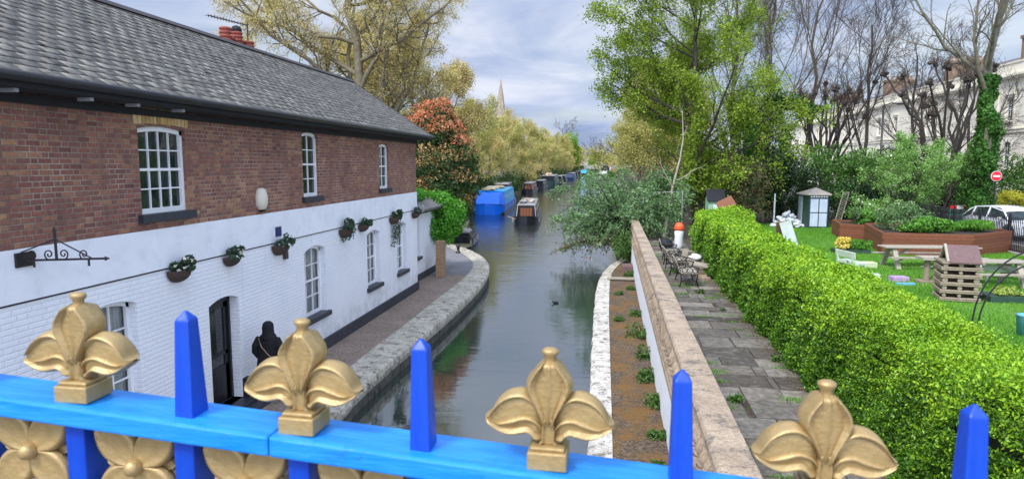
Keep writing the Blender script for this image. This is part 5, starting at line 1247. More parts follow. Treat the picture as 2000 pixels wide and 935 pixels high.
    mb = MB(); mb.tube([(-W * .2, .7, fb + .1), (-W * .2 - .5, .9, fb - .1), (-W * .2 - 1.2, 1.4, fb + .1)], .02, 5); mb.build('mooring_rope', m_tarp, o, world=False)
    mb = MB(); mb.tube([(-.35, L - 1.7, z1), (-.35, L - 1.75, z1 + .35)], .06, 8); mb.build('chimney_pipe', m_hull, o, world=False)
    return o
def deckload(par_loc, rz, items, mats, seed, label, L):
    pass
pw = lambda px, py: oz(px, py, ZW)
A = pw(951, 421); bB = boat('wide_boat', 'broad blue canal boat with turquoise cabin side and blue bow cover', 'boat', (-12.7, 67.8, ZW), R(4), 18.5, 3.5, m_bblue, m_turq, m_turq, 1.35, 2.0, cover=m_bblue, coverlen=3.0, ports=5, fb=.95)
mb = MB(); mb.b2((-1.78, .9, -.3), (1.78, 18.0, .22)); mb.build('boot_topping', m_hull, bB, world=False)
rg = random.Random(21)
for i, (lx, ly, s, mt, lb, nm) in enumerate(((-.2, 4.0, (1.7, 1.8, .3), m_tarp, 'crumpled tan tarpaulin on the roof of the blue boat, nearest its bow', 'tarpaulin'), (-.3, 7.2, (1.5, 1.6, .38), m_cream, 'cream bundle in the middle of the blue boat roof', 'bundle'), (.2, 10.5, (1.4, 1.9, .34), m_tarp, 'tan tarpaulin toward the stern of the blue boat roof', 'tarpaulin'))):
    b = MB(); b.blob((0, 0, s[2] * .4), (s[0] / 2, s[1] / 2, s[2] * .6), rg, 12, .22); o = b.build(nm, mt, None); c, sn = math.cos(R(4)), math.sin(R(4))
    o.location = (-12.7 + lx * c - ly * sn, 67.8 + lx * sn + ly * c, ZW + 2.42); tag(o, lb, nm)
mbt = boat('narrowboat', 'dark narrowboat under way with brown front doors, in mid canal', 'boat', (-7.25, 56.6, ZW), R(5), 15, 2.15, m_hull, m_hull, m_bgrey, 1.0, 2.0, ports=4, doors=m_brownd, group='narrowboats on the canal')
for i, (lx, ly) in enumerate(((-.3, 3.6), (.35, 5.2), (-.1, 7.0))):
    b = MB(); b.blob((0, 0, .15), (.35, .5, .2), rg, 9, .25); o = b.build('roof_bundle', [m_bgrey, m_cream, m_tarp][i], None); o.location = (-7.25 + lx - ly * .087, 56.6 + ly, ZW + 1.72); tag(o, ['grey', 'cream', 'tan'][i] + ' bundle on the roof of the moving narrowboat', 'bundle')
boat('narrowboat', 'black and maroon narrowboat moored beyond the broad blue boat', 'boat', (-14.9, 118, ZW), R(3), 17, 2.2, m_hull, m_maroon, m_bgrey, 1.1, 2.2, ports=4, win='port', group='boats moored along the left bank', doors=m_brownd)
boat('narrowboat', 'slim dark green narrowboat moored between the maroon boat and the wide barge', 'boat', (-15.0, 138, ZW), R(2), 16, 2.2, m_hull, m_bdg, m_bgrey, 1.1, 2.2)
boat('narrowboat', 'black boat moored between the wide barge and the blue and black narrowboat', 'boat', (-14.7, 184, ZW), R(2), 14, 2.4, m_hull, m_hull, m_bgrey, 1.2, 2.2)
boat('narrowboat', 'low navy boat farther along, before the small dark boat', 'boat', (-14.3, 242, ZW), R(1), 16, 2.8, m_hull, m_navy, m_cream, 1.3, 2.2)
boat('narrowboat', 'dark green boat moored just short of the cabin cruiser', 'boat', (-14.4, 288, ZW), R(1), 18, 2.8, m_hull, m_bdg, m_bgrey, 1.5, 2.2)
bb = boat('wide_boat', 'wide dark green barge with cluttered roof in the middle distance', 'boat', (-15.3, 158, ZW), R(2), 24, 4.3, m_bdg, m_bdg, m_bgrey, 1.3, 2.2, ports=5, win='w', fb=1.1)
for i in range(5):
    b = MB(); b.blob((0, 0, .2), (rg.uniform(.5, .9), 1.0, .4), rg, 9, .25); o = b.build('roof_bundle', [m_tarp, m_cream, m_bgrey, m_tarp, m_cream][i], None); o.location = (-15.5 + rg.uniform(-1, 1), 163 + i * 3.4, ZW + 2.45); tag(o, 'pale bundle on the cluttered roof of the wide green barge', 'bundle', 'bundles on the green barge')
boat('narrowboat', 'blue and black narrowboat just beyond the dark green barge', 'boat', (-14.6, 200, ZW), R(2), 17, 2.3, m_hull, m_navy, m_bgrey, 1.1, 2.2)
boat('narrowboat', 'navy narrowboat with a rounded cover, further along the left bank', 'boat', (-13.9, 222, ZW), R(1), 19, 3.2, m_navy, m_navy, m_navy, 1.3, 2.2, cover=m_navy, ports=3)
boat('narrowboat', 'small dark boat before the pale cabin cruiser', 'boat', (-14.6, 262, ZW), R(1), 17, 3.0, m_navy, m_hull, m_navy, 1.3, 2.2, ports=3)
boat('cabin_cruiser', 'pale turquoise cabin cruiser, last of the moored row', 'boat', (-12.9, 320, ZW), R(2), 16, 4.0, m_hull, m_turq, m_bgrey, 1.9, 2.5, ports=3, win='w', cover=m_turq)
boat('houseboat', 'white houseboat beneath the far bridge on the right', 'boat', (-3.6, 380, ZW), R(0), 14, 6.5, m_whitep, m_whitep, m_bgrey, 3.2, 2.5, ports=3, win='w', group='boats at the far bridge', fb=1.2)
boat('narrowboat', 'dark narrowboat half hidden under the trees behind the broad blue boat', 'boat', (-16.2, 96, ZW), R(5), 15, 2.8, m_hull, m_navy, m_bgrey, 1.6, 2.2, ports=3)
sbp = pw(903, 490); boat('small_boat', 'small dark flat boat moored beside the ivy covered corner', 'boat', (-9.3, 40.6, ZW), R(6), 5, 1.25, m_hull, m_hull, m_bgrey, .3, 1.4, ports=0, fb=.55)
# mooring bollard
bo = oz(895, 494, 0); o = MB().lathe([(.13, 0), (.13, .05), (.085, .08), (.075, .28), (.12, .33), (.13, .37), (.09, .42), (.02, .44)], (bo.x, bo.y, 0.02), 14).build('mooring_bollard', m_iron, None, smooth=True); tag(o, 'black iron mooring bollard on the curved quay', 'bollard')
# coot on the water
ct = thing('water_bird', 'small black water bird swimming in mid canal', 'bird', pw(1087, 592), 0)
skin_body('body', [(0, -.10, .03), (0, .0, .05), (0, .10, .055), (0, .17, .09), (0, .20, .15), (0, .235, .185)], [(0, 1), (1, 2), (2, 3), (3, 4), (4, 5)], [.02, .075, .07, .035, .025, .033], m_coat, ct, 2, 1)
mb = MB(); mb.tube([(0, .26, .185), (0, .30, .175)], [.012, .004], 6); mb.build('beak', m_whitep, ct, world=False); ct.rotation_euler = (0, 0, R(115)); ct.scale = (.75, .85, .6)
# far bridge, church, far house
fb_ = thing('canal_bridge', 'low pale road bridge closing the far end of the canal', 'bridge', (-10, 425, 0))
m_conc = M('bridge_concrete', (.34, .33, .30), .8, .15, .3, .1)
mb = MB(); mb.b2((-30, 424, 1.6), (14, 432, 2.9)); mb.build('deck', m_conc, fb_); mb = MB(); mb.b2((-30, 424.2, 2.9), (14, 424.5, 4.0)); mb.build('parapet', M('bridge_parapet', (.22, .23, .22), .7), fb_)
for x in (-19, -8.5, 2.5): mb = MB(); mb.b2((x - .6, 425, -1), (x + .6, 431, 1.6)); mb.build('pier', M('bridge_pier', (.14, .12, .10), .8), fb_)
mb = MB(); mb.b2((-30, 431, -1), (14, 431.8, 1.6)); mb.build('abutment', bpy.data.materials['bridge_pier'], fb_)
sp = oy(978, 155, 330); chp = thing('church', 'pale stone church whose tall spire rises above the trees', 'church', (sp.x, 330, 0))
m_cst = M('spire_stone', (.33, .28, .21), .85, .25, .25, .2, 2)
mb = MB(); mb.lathe([(3.0, 27), (2.3, 31), (1.25, 39), (.12, sp.z)], (sp.x, 330, 0), 8); mb.build('spire', m_cst, chp)
mb = MB(); mb.b2((sp.x - 3.6, 326.4, 0), (sp.x + 3.6, 333.6, 26.6)); mb.build('tower', m_cst, chp)
for dx in (-3, 3):
    for dy in (-3, 3): mb = MB(); mb.lathe([(.75, 26.6), (.75, 29), (.05, 33)], (sp.x + dx, 330 + dy, 0), 6); mb.build('pinnacle', m_cst, chp)
for i in range(4):
    mb = MB(); a = i * PI / 2 + PI / 4; mb.box((sp.x + 2.3 * math.cos(a), 330 + 2.3 * math.sin(a), 30.5), (.9, .9, 2.6)); mb.build('lucarne', m_cst, chp)
mb = MB(); mb.b2((sp.x - 30, 327, 0), (sp.x - 3.7, 337, 12)); mb.prismx([(326, 12), (332, 19), (338, 12)], sp.x - 30, sp.x - 3.7); mb.build('nave', m_cst, chp)
hb = oy(1160, 305, 520); fh = thing('office_block', 'pale low building beyond the far bridge', 'building', (hb.x, 520, 0))
mb = MB(); mb.b2((hb.x - 14, 520, 0), (hb.x + 22, 535, 11)); mb.build('wall', M('far_building', (.40, .36, .30), .8), fh); mb = MB(); mb.prismx([(519, 11), (527, 14), (536, 11)], hb.x - 14.5, hb.x + 22.5); mb.build('roof', m_hroof, fh)
# ---------------------------------------------------------------- hedge
m_hedgedark = leafmat('privet_old_shaded_leaves', [(.02, .07, .008), (.055, .15, .012), (.11, .26, .018), (.18, .36, .025)], .15, .42, 2.2, .3)  # older growth; the shade of the hedge sides is put into these greens
m_hedge = leafmat('privet_leaves', [(.07, .20, .012), (.16, .34, .016), (.25, .46, .02), (.34, .54, .03), (.44, .60, .05)], .18, .42, 2.2, .5)  # new growth; the light on the hedge top is put into this lime
m_lawnblade = leafmat('grass_blades', [(.05, .17, .01), (.10, .28, .02), (.17, .38, .04), (.25, .42, .09)], .3, .6, .6, .45)
def hedge_surface(rng, n, ya, yb, x0, x1, z0, z1, wob_seed=0):
    """random points on the visible faces of an undulating clipped hedge"""
    Lh, Wd = yb - ya, x1 - x0; A1, A2 = Lh * (z1 - z0), Lh * Wd
    t = rng.uniform(0, 1, n); f = np.digitize(t, np.cumsum([A1, A2, A1 * .35]) / (A1 * 1.35 + A2))
    y = rng.uniform(ya, yb, n); u = rng.uniform(0, 1, n); P = np.zeros((n, 3)); N = np.zeros((n, 3))
    s = f == 0; P[s] = np.stack([np.full(s.sum(), x0), y[s], z0 + (z1 - z0) * u[s]], 1); N[s] = (-1, 0, .25)
    s = f == 1; P[s] = np.stack([x0 + Wd * u[s], y[s], np.full(s.sum(), z1)], 1); N[s] = (0, 0, 1)
    s = f >= 2; P[s] = np.stack([np.full(s.sum(), x1), y[s], z1 - (z1 - z0) * .6 * u[s]], 1); N[s] = (1, 0, .25)
    v = (P[:, 2] - z0) / (z1 - z0); hx = (P[:, 0] - x0) / Wd
    # rounded shoulders, leaning sides and a lumpy top
    sh = np.clip((v - .82) / .18, 0, 1); P[:, 0] += np.where(f == 0, sh ** 2 * .16, 0) - np.where(f >= 2, sh ** 2 * .16, 0)
    edge = np.abs(hx - .5) * 2; P[:, 2] -= np.where(f == 1, edge ** 6 * .14, 0)
    y = P[:, 1]; lump = .055 * np.sin(y * 2.1 + 1) + .045 * np.sin(y * 4.7 + P[:, 0] * 3) + .035 * np.sin(P[:, 0] * 7 + y * 1.3)
    P[:, 2] += lump * (v > .7); P[:, 0] += np.where(f == 0, -.09 * np.sin(y * 1.7 + v * 3) * (.4 + v) - .05 * np.sin(y * 5.1 + v * 8), 0)
    return P, unit(N)
hd = thing('hedge', 'long clipped bright green hedge between the terrace path and the lawn', 'hedge', (3.9, 15, TZ))
rng = np.random.default_rng(31)
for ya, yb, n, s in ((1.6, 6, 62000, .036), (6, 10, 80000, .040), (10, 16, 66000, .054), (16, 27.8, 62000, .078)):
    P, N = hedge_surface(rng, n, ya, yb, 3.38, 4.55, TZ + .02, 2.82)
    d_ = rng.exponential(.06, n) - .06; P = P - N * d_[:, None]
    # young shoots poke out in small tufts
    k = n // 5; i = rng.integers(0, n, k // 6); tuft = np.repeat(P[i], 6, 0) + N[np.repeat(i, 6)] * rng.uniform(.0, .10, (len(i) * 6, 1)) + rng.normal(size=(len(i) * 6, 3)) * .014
    tn = N[np.repeat(i, 6)]; young = (N[:, 2] > .8) & (rng.uniform(0, 1, n) < .8) | ((P[:, 2] > 2.35 + rng.normal(size=n) * .22) & (rng.uniform(0, 1, n) < .6)); ty = (tuft[:, 2] > 2.0 + rng.normal(size=len(tuft)) * .5)  # young: mostly top leaves, given the lit colour; the rest get the shaded one
    leaves('foliage', np.concatenate([P[~young], tuft[~ty]]), s, m_hedgedark, hd, rng, np.concatenate([N[~young], tn[~ty]]), .38, .5, .25)
    leaves('young_lit_shoots', np.concatenate([P[young], tuft[ty]]), s * .95, m_hedge, hd, rng, np.concatenate([N[young], tn[ty]]), .34, .48, .45)
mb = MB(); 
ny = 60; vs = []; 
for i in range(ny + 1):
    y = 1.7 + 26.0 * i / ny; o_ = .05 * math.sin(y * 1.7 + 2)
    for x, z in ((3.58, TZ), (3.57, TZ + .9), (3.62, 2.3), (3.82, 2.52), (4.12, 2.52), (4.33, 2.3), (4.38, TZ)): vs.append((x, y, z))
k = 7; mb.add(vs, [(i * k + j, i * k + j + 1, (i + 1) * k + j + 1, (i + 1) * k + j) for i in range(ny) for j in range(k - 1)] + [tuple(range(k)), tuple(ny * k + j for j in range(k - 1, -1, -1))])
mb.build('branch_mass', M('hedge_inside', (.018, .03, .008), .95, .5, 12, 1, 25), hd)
shrub('clipped_bush', 'round clipped bright green bush beyond the far end of the hedge', (6.3, 35.5, TZ + .85), (1.35, 1.0, .85), 9000, .085, m_hedge, m_barkd, 41, 60, .30)
shrub('clipped_bush', 'low end clump of the hedge beside the tall white sack', (4.3, 28.9, TZ + .8), (.95, .9, .85), 8000, .08, m_hedge, m_barkd, 42, 50, .30)
# ---------------------------------------------------------------- grass and weeds
def grass(name, n, sampler, h, w_, mat, seed, z=TZ, label=None):
    rng = np.random.default_rng(seed); X, Y = sampler(rng, n); n = len(X)
    hh = h * rng.uniform(.5, 1.4, n) * (1 + .5 * np.sin(X * 1.3 + 1) * np.sin(Y * .9)); a = rng.uniform(0, 2 * PI, n); ln = rng.normal(size=(n, 2)) * .5 * hh[:, None]
    b = np.stack([X, Y, np.full(n, z)], 1); dx = np.stack([np.cos(a), np.sin(a), np.zeros(n)], 1) * (w_ / 2)
    tip = b + np.stack([ln[:, 0], ln[:, 1], hh], 1)
    V = np.stack([b - dx, b + dx, tip], 1).reshape(-1, 3); return tag(npmesh(name, V, np.arange(n * 3).reshape(n, 3), mat), kind='stuff')
def lawn_s(rng, n):
    Y = 8 + 35.5 * rng.uniform(0, 1, n) ** 1.25; X = rng.uniform(4.4, 17.0, n); ok = (X < 16.9) & ~((Y > 30) & (X < 4.6)); return X[ok], Y[ok]
grass('grass', 230000, lawn_s, .075, .022, m_lawnblade, 3)
m_weed = leafmat('weeds', [(.03, .08, .015), (.07, .15, .03), (.14, .24, .06)], .25)
def weed(x, y, z, s, seed, label, n=420):
    rng = np.random.default_rng(seed); P, nn = clump_pts(rng, n, (s, s, s * .6), 5, .62); P += (x, y, z + s * .25); P[:, 2] = np.maximum(P[:, 2], z + .01)
    o = leaves('weed_clump', P, .06 + s * .06, m_weed, None, rng, nn, .3); tag(o, label, 'weed', 'weeds on the quay and terrace')
rw = random.Random(77); WN = 'one two three four five six seven eight nine ten eleven twelve thirteen fourteen'.split()
for i, (x, y, s) in enumerate(((.75, 7.9, .42), (.7, 9.2, .22), (.9, 10.1, .26), (.92, 11.6, .22), (.93, 13.2, .24), (.9, 14.8, .36), (.92, 16.4, .34), (.9, 18.6, .42), (.85, 21.2, .24), (.3, 20.4, .2), (.35, 24.6, .2), (.8, 25.6, .16), (.85, 28.8, .3), (.35, 9.6, .14))):
    weed(x, y, 0, s, i, 'green weed clump on the mossy quay, number %s counted roughly from the bridge' % WN[i])
TL = ['near the middle of the path', 'close beside the balustrade', 'against the balustrade foot, nearer the bridge', 'in the path centre near the bridge', 'against the hedge foot', 'beside the nearest bench', 'nearest the bridge', 'by the balustrade, farther along', 'just before the benches', 'under the hedge, midway']
for i, (x, y, s) in enumerate(((2.0, 10.6, .15), (1.75, 8.4, .14), (1.7, 7.3, .12), (2.45, 9.0, .1), (3.2, 13.0, .16), (2.6, 19.8, .14), (2.3, 6.6, .14), (1.6, 12.6, .1), (2.9, 17.4, .1), (3.3, 11.2, .1))):
    weed(x, y, TZ, s, 50 + i, 'small tuft of weeds between the dark paving slabs ' + TL[i], 150)
# planting in the beds
m_herb = leafmat('herb_leaves', [(.03, .09, .03), (.09, .2, .05), (.2, .32, .14), (.32, .42, .26)], .25); m_dark = leafmat('dark_evergreen_leaves', [(.008, .022, .008), (.02, .05, .015), (.045, .10, .03)], .15)
m_yel = leafmat('yellow_petals', [(.75, .55, .08), (.85, .72, .22)], .2); m_lgreen = leafmat('bright_leaves', [(.05, .16, .02), (.10, .28, .03), (.18, .38, .05)], .25)
cx2, cy2 = 14.0, 31.6
shrub('herb_plants', 'tall feathery pale herbs at the left end of the large raised bed', (12.9, 31.8, TZ + 1.45), (1.3, 1.2, .75), 5500, .09, m_herb, m_barkd, 51, 40, .25, cat='plant', up=1.0)
shrub('leafy_plants', 'broad leaved green plants spilling over the front of the large raised bed', (13.4, 30.55, TZ + 1.05), (1.35, .6, .42), 2600, .14, m_lgreen, m_barkd, 52, 26, .3, cat='plant')
shrub('leafy_plants', 'low spiky green plants at the right end of the large raised bed', (15.4, 31.5, TZ + 1.05), (1.2, .9, .3), 3200, .11, m_lgreen, m_barkd, 53, 26, .25, cat='plant', up=2.0)
shrub('leafy_plants', 'green leafy plants in the smaller raised bed', (13.0, 36.4, TZ + 1.0), (.85, .9, .45), 2600, .12, m_lgreen, m_barkd, 54, 24, .3, cat='plant')
shrub('leafy_plants', 'tall pale stem plant at the left corner of the smaller raised bed', (12.35, 36.0, TZ + 1.2), (.25, .25, .55), 500, .1, m_herb, m_barkd, 55, 10, .35, cat='plant', up=1.5)
pt = oz(1668, 497, TZ)
shrub('yellow_flowers', 'mound of pale yellow blooms in the low dark trough', (pt.x - .35, pt.y + .3, TZ + .42), (.42, .35, .28), 900, .09, m_yel, m_barkd, 56, 22, .3, cat='flowers')
shrub('grassy_plant', 'soft green grassy plant beside the yellow blooms in the trough', (pt.x + .3, pt.y + .3, TZ + .36), (.6, .35, .26), 1500, .10, m_lgreen, m_barkd, 57, 20, .3, cat='plant', up=1.5)
p = oz(1978, 592, TZ); shrub('lettuce_plants', 'pale yellow green lettuces in the low dark tray', (p.x + .2, p.y + .4, TZ + .24), (.65, .38, .14), 1300, .1, leafmat('lettuce', [(.22, .34, .05), (.42, .5, .12), (.1, .25, .04)], .3), m_barkd, 58, 16, .3, cat='plant')

# ---------------------------------------------------------------- shrubs and bushes
m_phot = None
m, g, p = newmat('photinia_leaves')
hz_ = g.m('DIVIDE', g.xyz(g.pos())[2], 9.0)
# young shoots are red, older leaves dark green: two materials on separate parts
m_photred = leafmat('photinia_red_shoots', [(.60, .09, .07), (.68, .20, .12), (.62, .30, .16), (.45, .28, .12)], .3, .5, .5, .5)
m_photor = leafmat('photinia_bronze_shoots', [(.50, .20, .09), (.52, .30, .13), (.42, .33, .15), (.28, .26, .10)], .3, .5, .7, .5)
m_photg = leafmat('photinia_green_leaves', [(.015, .04, .012), (.035, .08, .02), (.07, .12, .03)], .2)
def photinia():
    rng = np.random.default_rng(61); c = np.array([-10.1, 39.0, 4.6]); rad = np.array([2.35, 2.3, 4.1])
    o = thing('photinia_bush', 'tall rounded bush with red and orange young leaves beyond the cottage corner', 'bush', (-10.1, 39, 0))
    K = 150; cc = unit(rng.normal(size=(K, 3))) * rng.uniform(.55, 1, (K, 1)) ** .4 * .88; cc[:, :2] *= (1 + .35 * np.clip(cc[:, 2:3] * -1 + .3, 0, 1)) * .88
    cc[:, 0] += np.where(cc[:, 2] > .3, -.15, 0)
    def pts(n, sel, cr, off=0):
        i = sel[rng.integers(0, len(sel), n)]; nn = unit(rng.normal(size=(n, 3))); nn[:, 2] = np.abs(nn[:, 2]) * (1 if off else 1) - (0 if off else rng.uniform(0, 1.2, n)); nn = unit(nn)
        return (cc[i] * rad) + nn * cr * rng.uniform(.75, 1.05, (n, 1)) + c + np.array([0, 0, off]), nn
    al = np.arange(K); P, nn = pts(26000, al, .62); leaves('leaves', P, .15, m_photg, o, rng, nn, .35)
    hi = al[cc[:, 2] > .28]; P, nn = pts(6500, hi, .62, .12); leaves('red_shoots', P, .16, m_photred, o, rng, nn, .3, .45, .5)
    lo = al[(cc[:, 2] <= .35) & (cc[:, 2] > -.65)]; lo = lo[rng.uniform(0, 1, len(lo)) < .6]; P, nn = pts(6500, lo, .62, .10); leaves('bronze_shoots', P, .15, m_photor, o, rng, nn, .3, .45, .5)
    st = []
    for k in range(7): e = np.array([rng.uniform(-1.2, 1.2), rng.uniform(-1.2, 1.2), 6.5]); q_ = np.linspace(0, 1, 5)[:, None] * e + np.array([-10.1, 39, 0]); st.append(q_)
    st = np.stack(st); V, F = tubes_np([(st, np.linspace(.09, .03, 5)[None].repeat(7, 0), 6)]); npmesh('stems', V, F, m_barkd, o, True)
photinia()
leafmat('mid_ivy', [(.02, .07, .01), (.05, .16, .02), (.12, .28, .04)], .25)
m_ivy = leafmat('ivy_bright', [(.02, .10, .012), (.06, .24, .02), (.12, .38, .03), (.20, .5, .05)], .3, .4)
shrub('green_bush', 'glossy bright green bush beside the annexe and above the brick pillar', (-7.7, 29.4, 2.3), (1.3, 1.4, 1.25), 14000, .11, m_ivy, m_barkd, 62, 36, .34)
shrub('ivy_mat', 'bright green ivy spreading over the annexe roof', (-8.5, 27.6, 3.45), (.85, 1.6, .3), 4200, .10, m_ivy, m_barkd, 63, 26, .32, cat='ivy', stems=2)
shrub('evergreen_bush', 'dark evergreen bush low beneath the bank trees behind the red bush', (-14.2, 57, 2.2), (2.6, 4.5, 2.4), 8000, .2, m_dark, m_barkd, 64, 36, .32)
shrub('evergreen_bush', 'dark evergreen bush standing on the bank behind the broad blue boat', (-18.6, 72, 2.3), (2.6, 6, 2.6), 7000, .22, m_dark, m_barkd, 65, 36, .32)
shrub('evergreen_bush', 'dark undergrowth between the red bush and the annexe', (-13.5, 42, 2.0), (3, 4, 2.6), 7000, .2, m_dark, m_barkd, 66, 36, .32)
# grey green shrub hanging over the water at the end of the terrace
m_budd = leafmat('grey_green_leaves', [(.04, .10, .03), (.11, .23, .08), (.22, .37, .16), (.38, .50, .30)], .25, .6, 1.2, .3); m_brownl = leafmat('brown_seed_heads', [(.09, .045, .025), (.17, .10, .06), (.24, .16, .10)], .1)
def arching():
    rng = np.random.default_rng(71); o = thing('arching_shrub', 'large grey green arching shrub hanging over the canal beside the wall end', 'shrub', (1.0, 37, 1.0))
    base = np.array([1.0, 37.0, .6]); n = 95; th = rng.uniform(-.9, .9, n) + PI; st = []
    dr = rng.uniform(.5, 1, n)
    for k in range(n):
        a = rng.uniform(0, 2 * PI) if k % 3 else rng.uniform(2.5, 4.2); L = rng.uniform(2.2, 5.0); up = rng.uniform(1.0, 4.2) if k % 3 else rng.uniform(.2, 2.6); t = np.linspace(0, 1, 8)
        x = np.cos(a) * L * .86 * t; y = np.sin(a) * L * 1.1 * t; z = up * (1.7 * t - .95 * t ** 2.0) * 1.15 + rng.normal() * .1 - (.6 * t ** 3 if k % 3 == 0 else 0)
        p = np.stack([x, y, z], 1) + base + rng.normal(size=(1, 3)) * .35; p[:, 2] = np.maximum(p[:, 2], -.1); st.append(p)
    st = np.stack(st); rad = np.linspace(.035, .008, 8)[None].repeat(n, 0); tr = (st, rad, 5)
    L0 = np.linalg.norm(np.diff(st, axis=1), axis=2).sum(1)
    # side twigs
    idx = np.repeat(np.arange(n), 16); f = rng.uniform(1.5, 6.9, len(idx)); i0 = f.astype(int); fr = (f - i0)[:, None]; P0 = st[idx, i0] * (1 - fr) + st[idx, i0 + 1] * fr
    d = unit(unit(st[idx, i0 + 1] - st[idx, i0]) + rng.normal(size=(len(idx), 3)) * .6); Tw = P0[:, None] + d[:, None] * np.linspace(0, .75, 4)[None, :, None]; Tw[:, :, 2] -= np.linspace(0, 1, 4)[None] ** 2 * .15
    V, F = tubes_np([tr, (Tw, np.linspace(.01, .004, 4)[None].repeat(len(idx), 0), 4)]); npmesh('stems', V, F, m_barkd, o, True)
    m_ = 27000; i = rng.integers(0, len(idx), m_); s = rng.uniform(0, 2.99, m_); k = s.astype(int); fr = (s - k)[:, None]; P = Tw[i, k] * (1 - fr) + Tw[i, k + 1] * fr + rng.normal(size=(m_, 3)) * .06
    hi = P[:, 2] > 1.6 - rng.uniform(0, 2.4, m_); leaves('foliage', P[hi], .17, m_budd, o, rng, None, 0, .32, -.1); leaves('seed_heads', P[~hi], .13, m_brownl, o, rng, None, 0, .4)
arching()
shrub('weedy_shrub', 'low green growth where the quay meets the shrub at the wall end', (.85, 33.2, .75), (.75, 1.3, .85), 3000, .12, m_weed, m_barkd, 72, 20, .35)
# green mass behind the garden
m_mid = leafmat('mid_green_leaves', [(.022, .07, .014), (.06, .155, .026), (.12, .25, .05), (.19, .33, .08)], .25, .5, .8, .4)
m_pale = leafmat('pale_spring_leaves', [(.10, .22, .04), (.22, .40, .10), (.36, .54, .19)], .3, .5, .8, .35)
m_rusty = leafmat('rust_tinged_leaves', [(.05, .12, .03), (.10, .20, .05), (.36, .20, .12), (.14, .24, .06)], .2, .5, 1, .3)
m_maple = leafmat('fresh_yellow_green_leaves', [(.07, .13, .015), (.17, .26, .025), (.29, .40, .04), (.40, .50, .08)], .35, .5, .6, .4)
m_bud = leafmat('golden_buds', [(.34, .26, .09), (.52, .42, .17), (.66, .56, .27), (.58, .55, .22)], .3, .6, .3, .4)
m_ygreen = leafmat('yellow_green_buds', [(.27, .25, .08), (.40, .38, .12), (.52, .50, .17), (.36, .30, .14)], .3, .6, .2, .45)
m_wht = leafmat('white_blossom', [(.55, .55, .5), (.7, .7, .65)], .2)
def at(px, y): p = oy(px, 320, y); return p.x
S = [('yellow green shrub behind the thin metal frame', 1330, 46, 325, 60, 2.2, m_mid, 8000, .16),
  # label, px, Y, top py, half width px, depth radius, material, leaf count, leaf size
 ('dark green shrub at the left, directly behind the playhouse', 1385, 43.5, 290, 60, 1.8, m_rusty, 7000, .15),
 ('rust tinged shrub just right of the playhouse', 1462, 43.5, 300, 48, 1.6, m_rusty, 6500, .14),
 ('dark green shrub behind the white pole', 1535, 45, 300, 55, 1.8, m_dark, 8000, .16),
 ('tall mid green shrub behind the summerhouse', 1610, 47, 278, 65, 2, m_mid, 8500, .16),
 ('mid green shrub behind the leaning trellis', 1680, 47, 296, 60, 2, m_mid, 8500, .16),
 ('dense green shrub beneath the black lamp post', 1735, 49, 284, 60, 2, m_dark, 8500, .16),
 ('broad green shrub left of the ivy clad tree', 1850, 52, 304, 70, 2, m_mid, 8500, .17),
 ('mid green shrub to the right of the no entry sign', 1985, 50, 300, 50, 2, m_mid, 6500, .17),
 ('low dark shrub behind the small raised bed', 1690, 43.6, 345, 70, 1.3, m_dark, 7500, .13),
]
for i, (lb, px, y, ty, hwp, ry, mt, n, ls) in enumerate(S):
    d = y * 1.03; top = CAMH + (320 - ty) / FPX * d * 1.0; rx = hwp / FPX * d * 1.15; z0 = TZ; rz_h = (top - z0) / 2
    shrub('garden_shrub', lb, (at(px, y), y, z0 + rz_h), (rx, ry, rz_h), n, ls, mt, m_barkd, 100 + i, 44, .30, group='shrubs closing off the back of the lawn')
shrub('blue_green_conifer', 'small rounded blue grey conifer in front of the cream houses', (at(1543, 50), 50, 4.2), (1.0, 1.0, 1.6), 5000, .1, leafmat('blue_conifer', [(.02, .045, .045), (.05, .09, .09)], .1), m_barkd, 121, 30, .3)
shrub('yellow_bush', 'low bright yellow bush at the right edge beyond the road sign', (at(1985, 46), 46, 2.4), (1.3, 1.0, .85), 4500, .11, leafmat('golden_bush', [(.3, .32, .03), (.5, .48, .05), (.65, .6, .1)], .3), m_barkd, 122, 26, .32)
def layered(name, label, px, y, h, spread, mat, seed, n=9000, ls=.14, extra=None):
    rng = np.random.default_rng(seed); x = at(px, y); tp = trunk_path(rng, h, .09, (.4, 0), wob=.1)
    lv = grow(rng, tp, [dict(n=20, a=.12, ang=70, len=spread, tap=.45, up=.03, seg=5, k=5, rr=.5), dict(n=8, a=.2, ang=45, len=.45, up=.0, seg=3, k=4), dict(n=5, ang=45, len=.5, up=-.03, seg=3, k=3, rmin=.004)])
    o = tree(name, label, (x, y, TZ), lv, m_barkd, mat, n, ls, .10, rng, cat='tree'); return o, lv, rng
o, lv, rr3 = layered('small_tree', 'small airy pale green tree with layered boughs behind the large raised bed', 1775, 40.5, 4.6, .62, m_pale, 131, 15000, .11)
P = tips(lv, rr3, 260, .08); P = P[(P[:, 0] < -.6)] + np.array([at(1775, 40.5), 40.5, TZ]); 
leaves('blossom', P, .13, m_wht, None, rr3, None, 0, .9).parent = None
bl = [o_ for o_ in COL.objects if o_.name.startswith('blossom')][0]; bl.data.transform(Matrix.Translation(-Vector((at(1775, 40.5), 40.5, TZ)))); bl.parent = o
layered('small_tree', 'low spreading green tree above the railings and the raised bed', 1850, 44, 4.2, .75, m_mid, 132, 13000, .13)

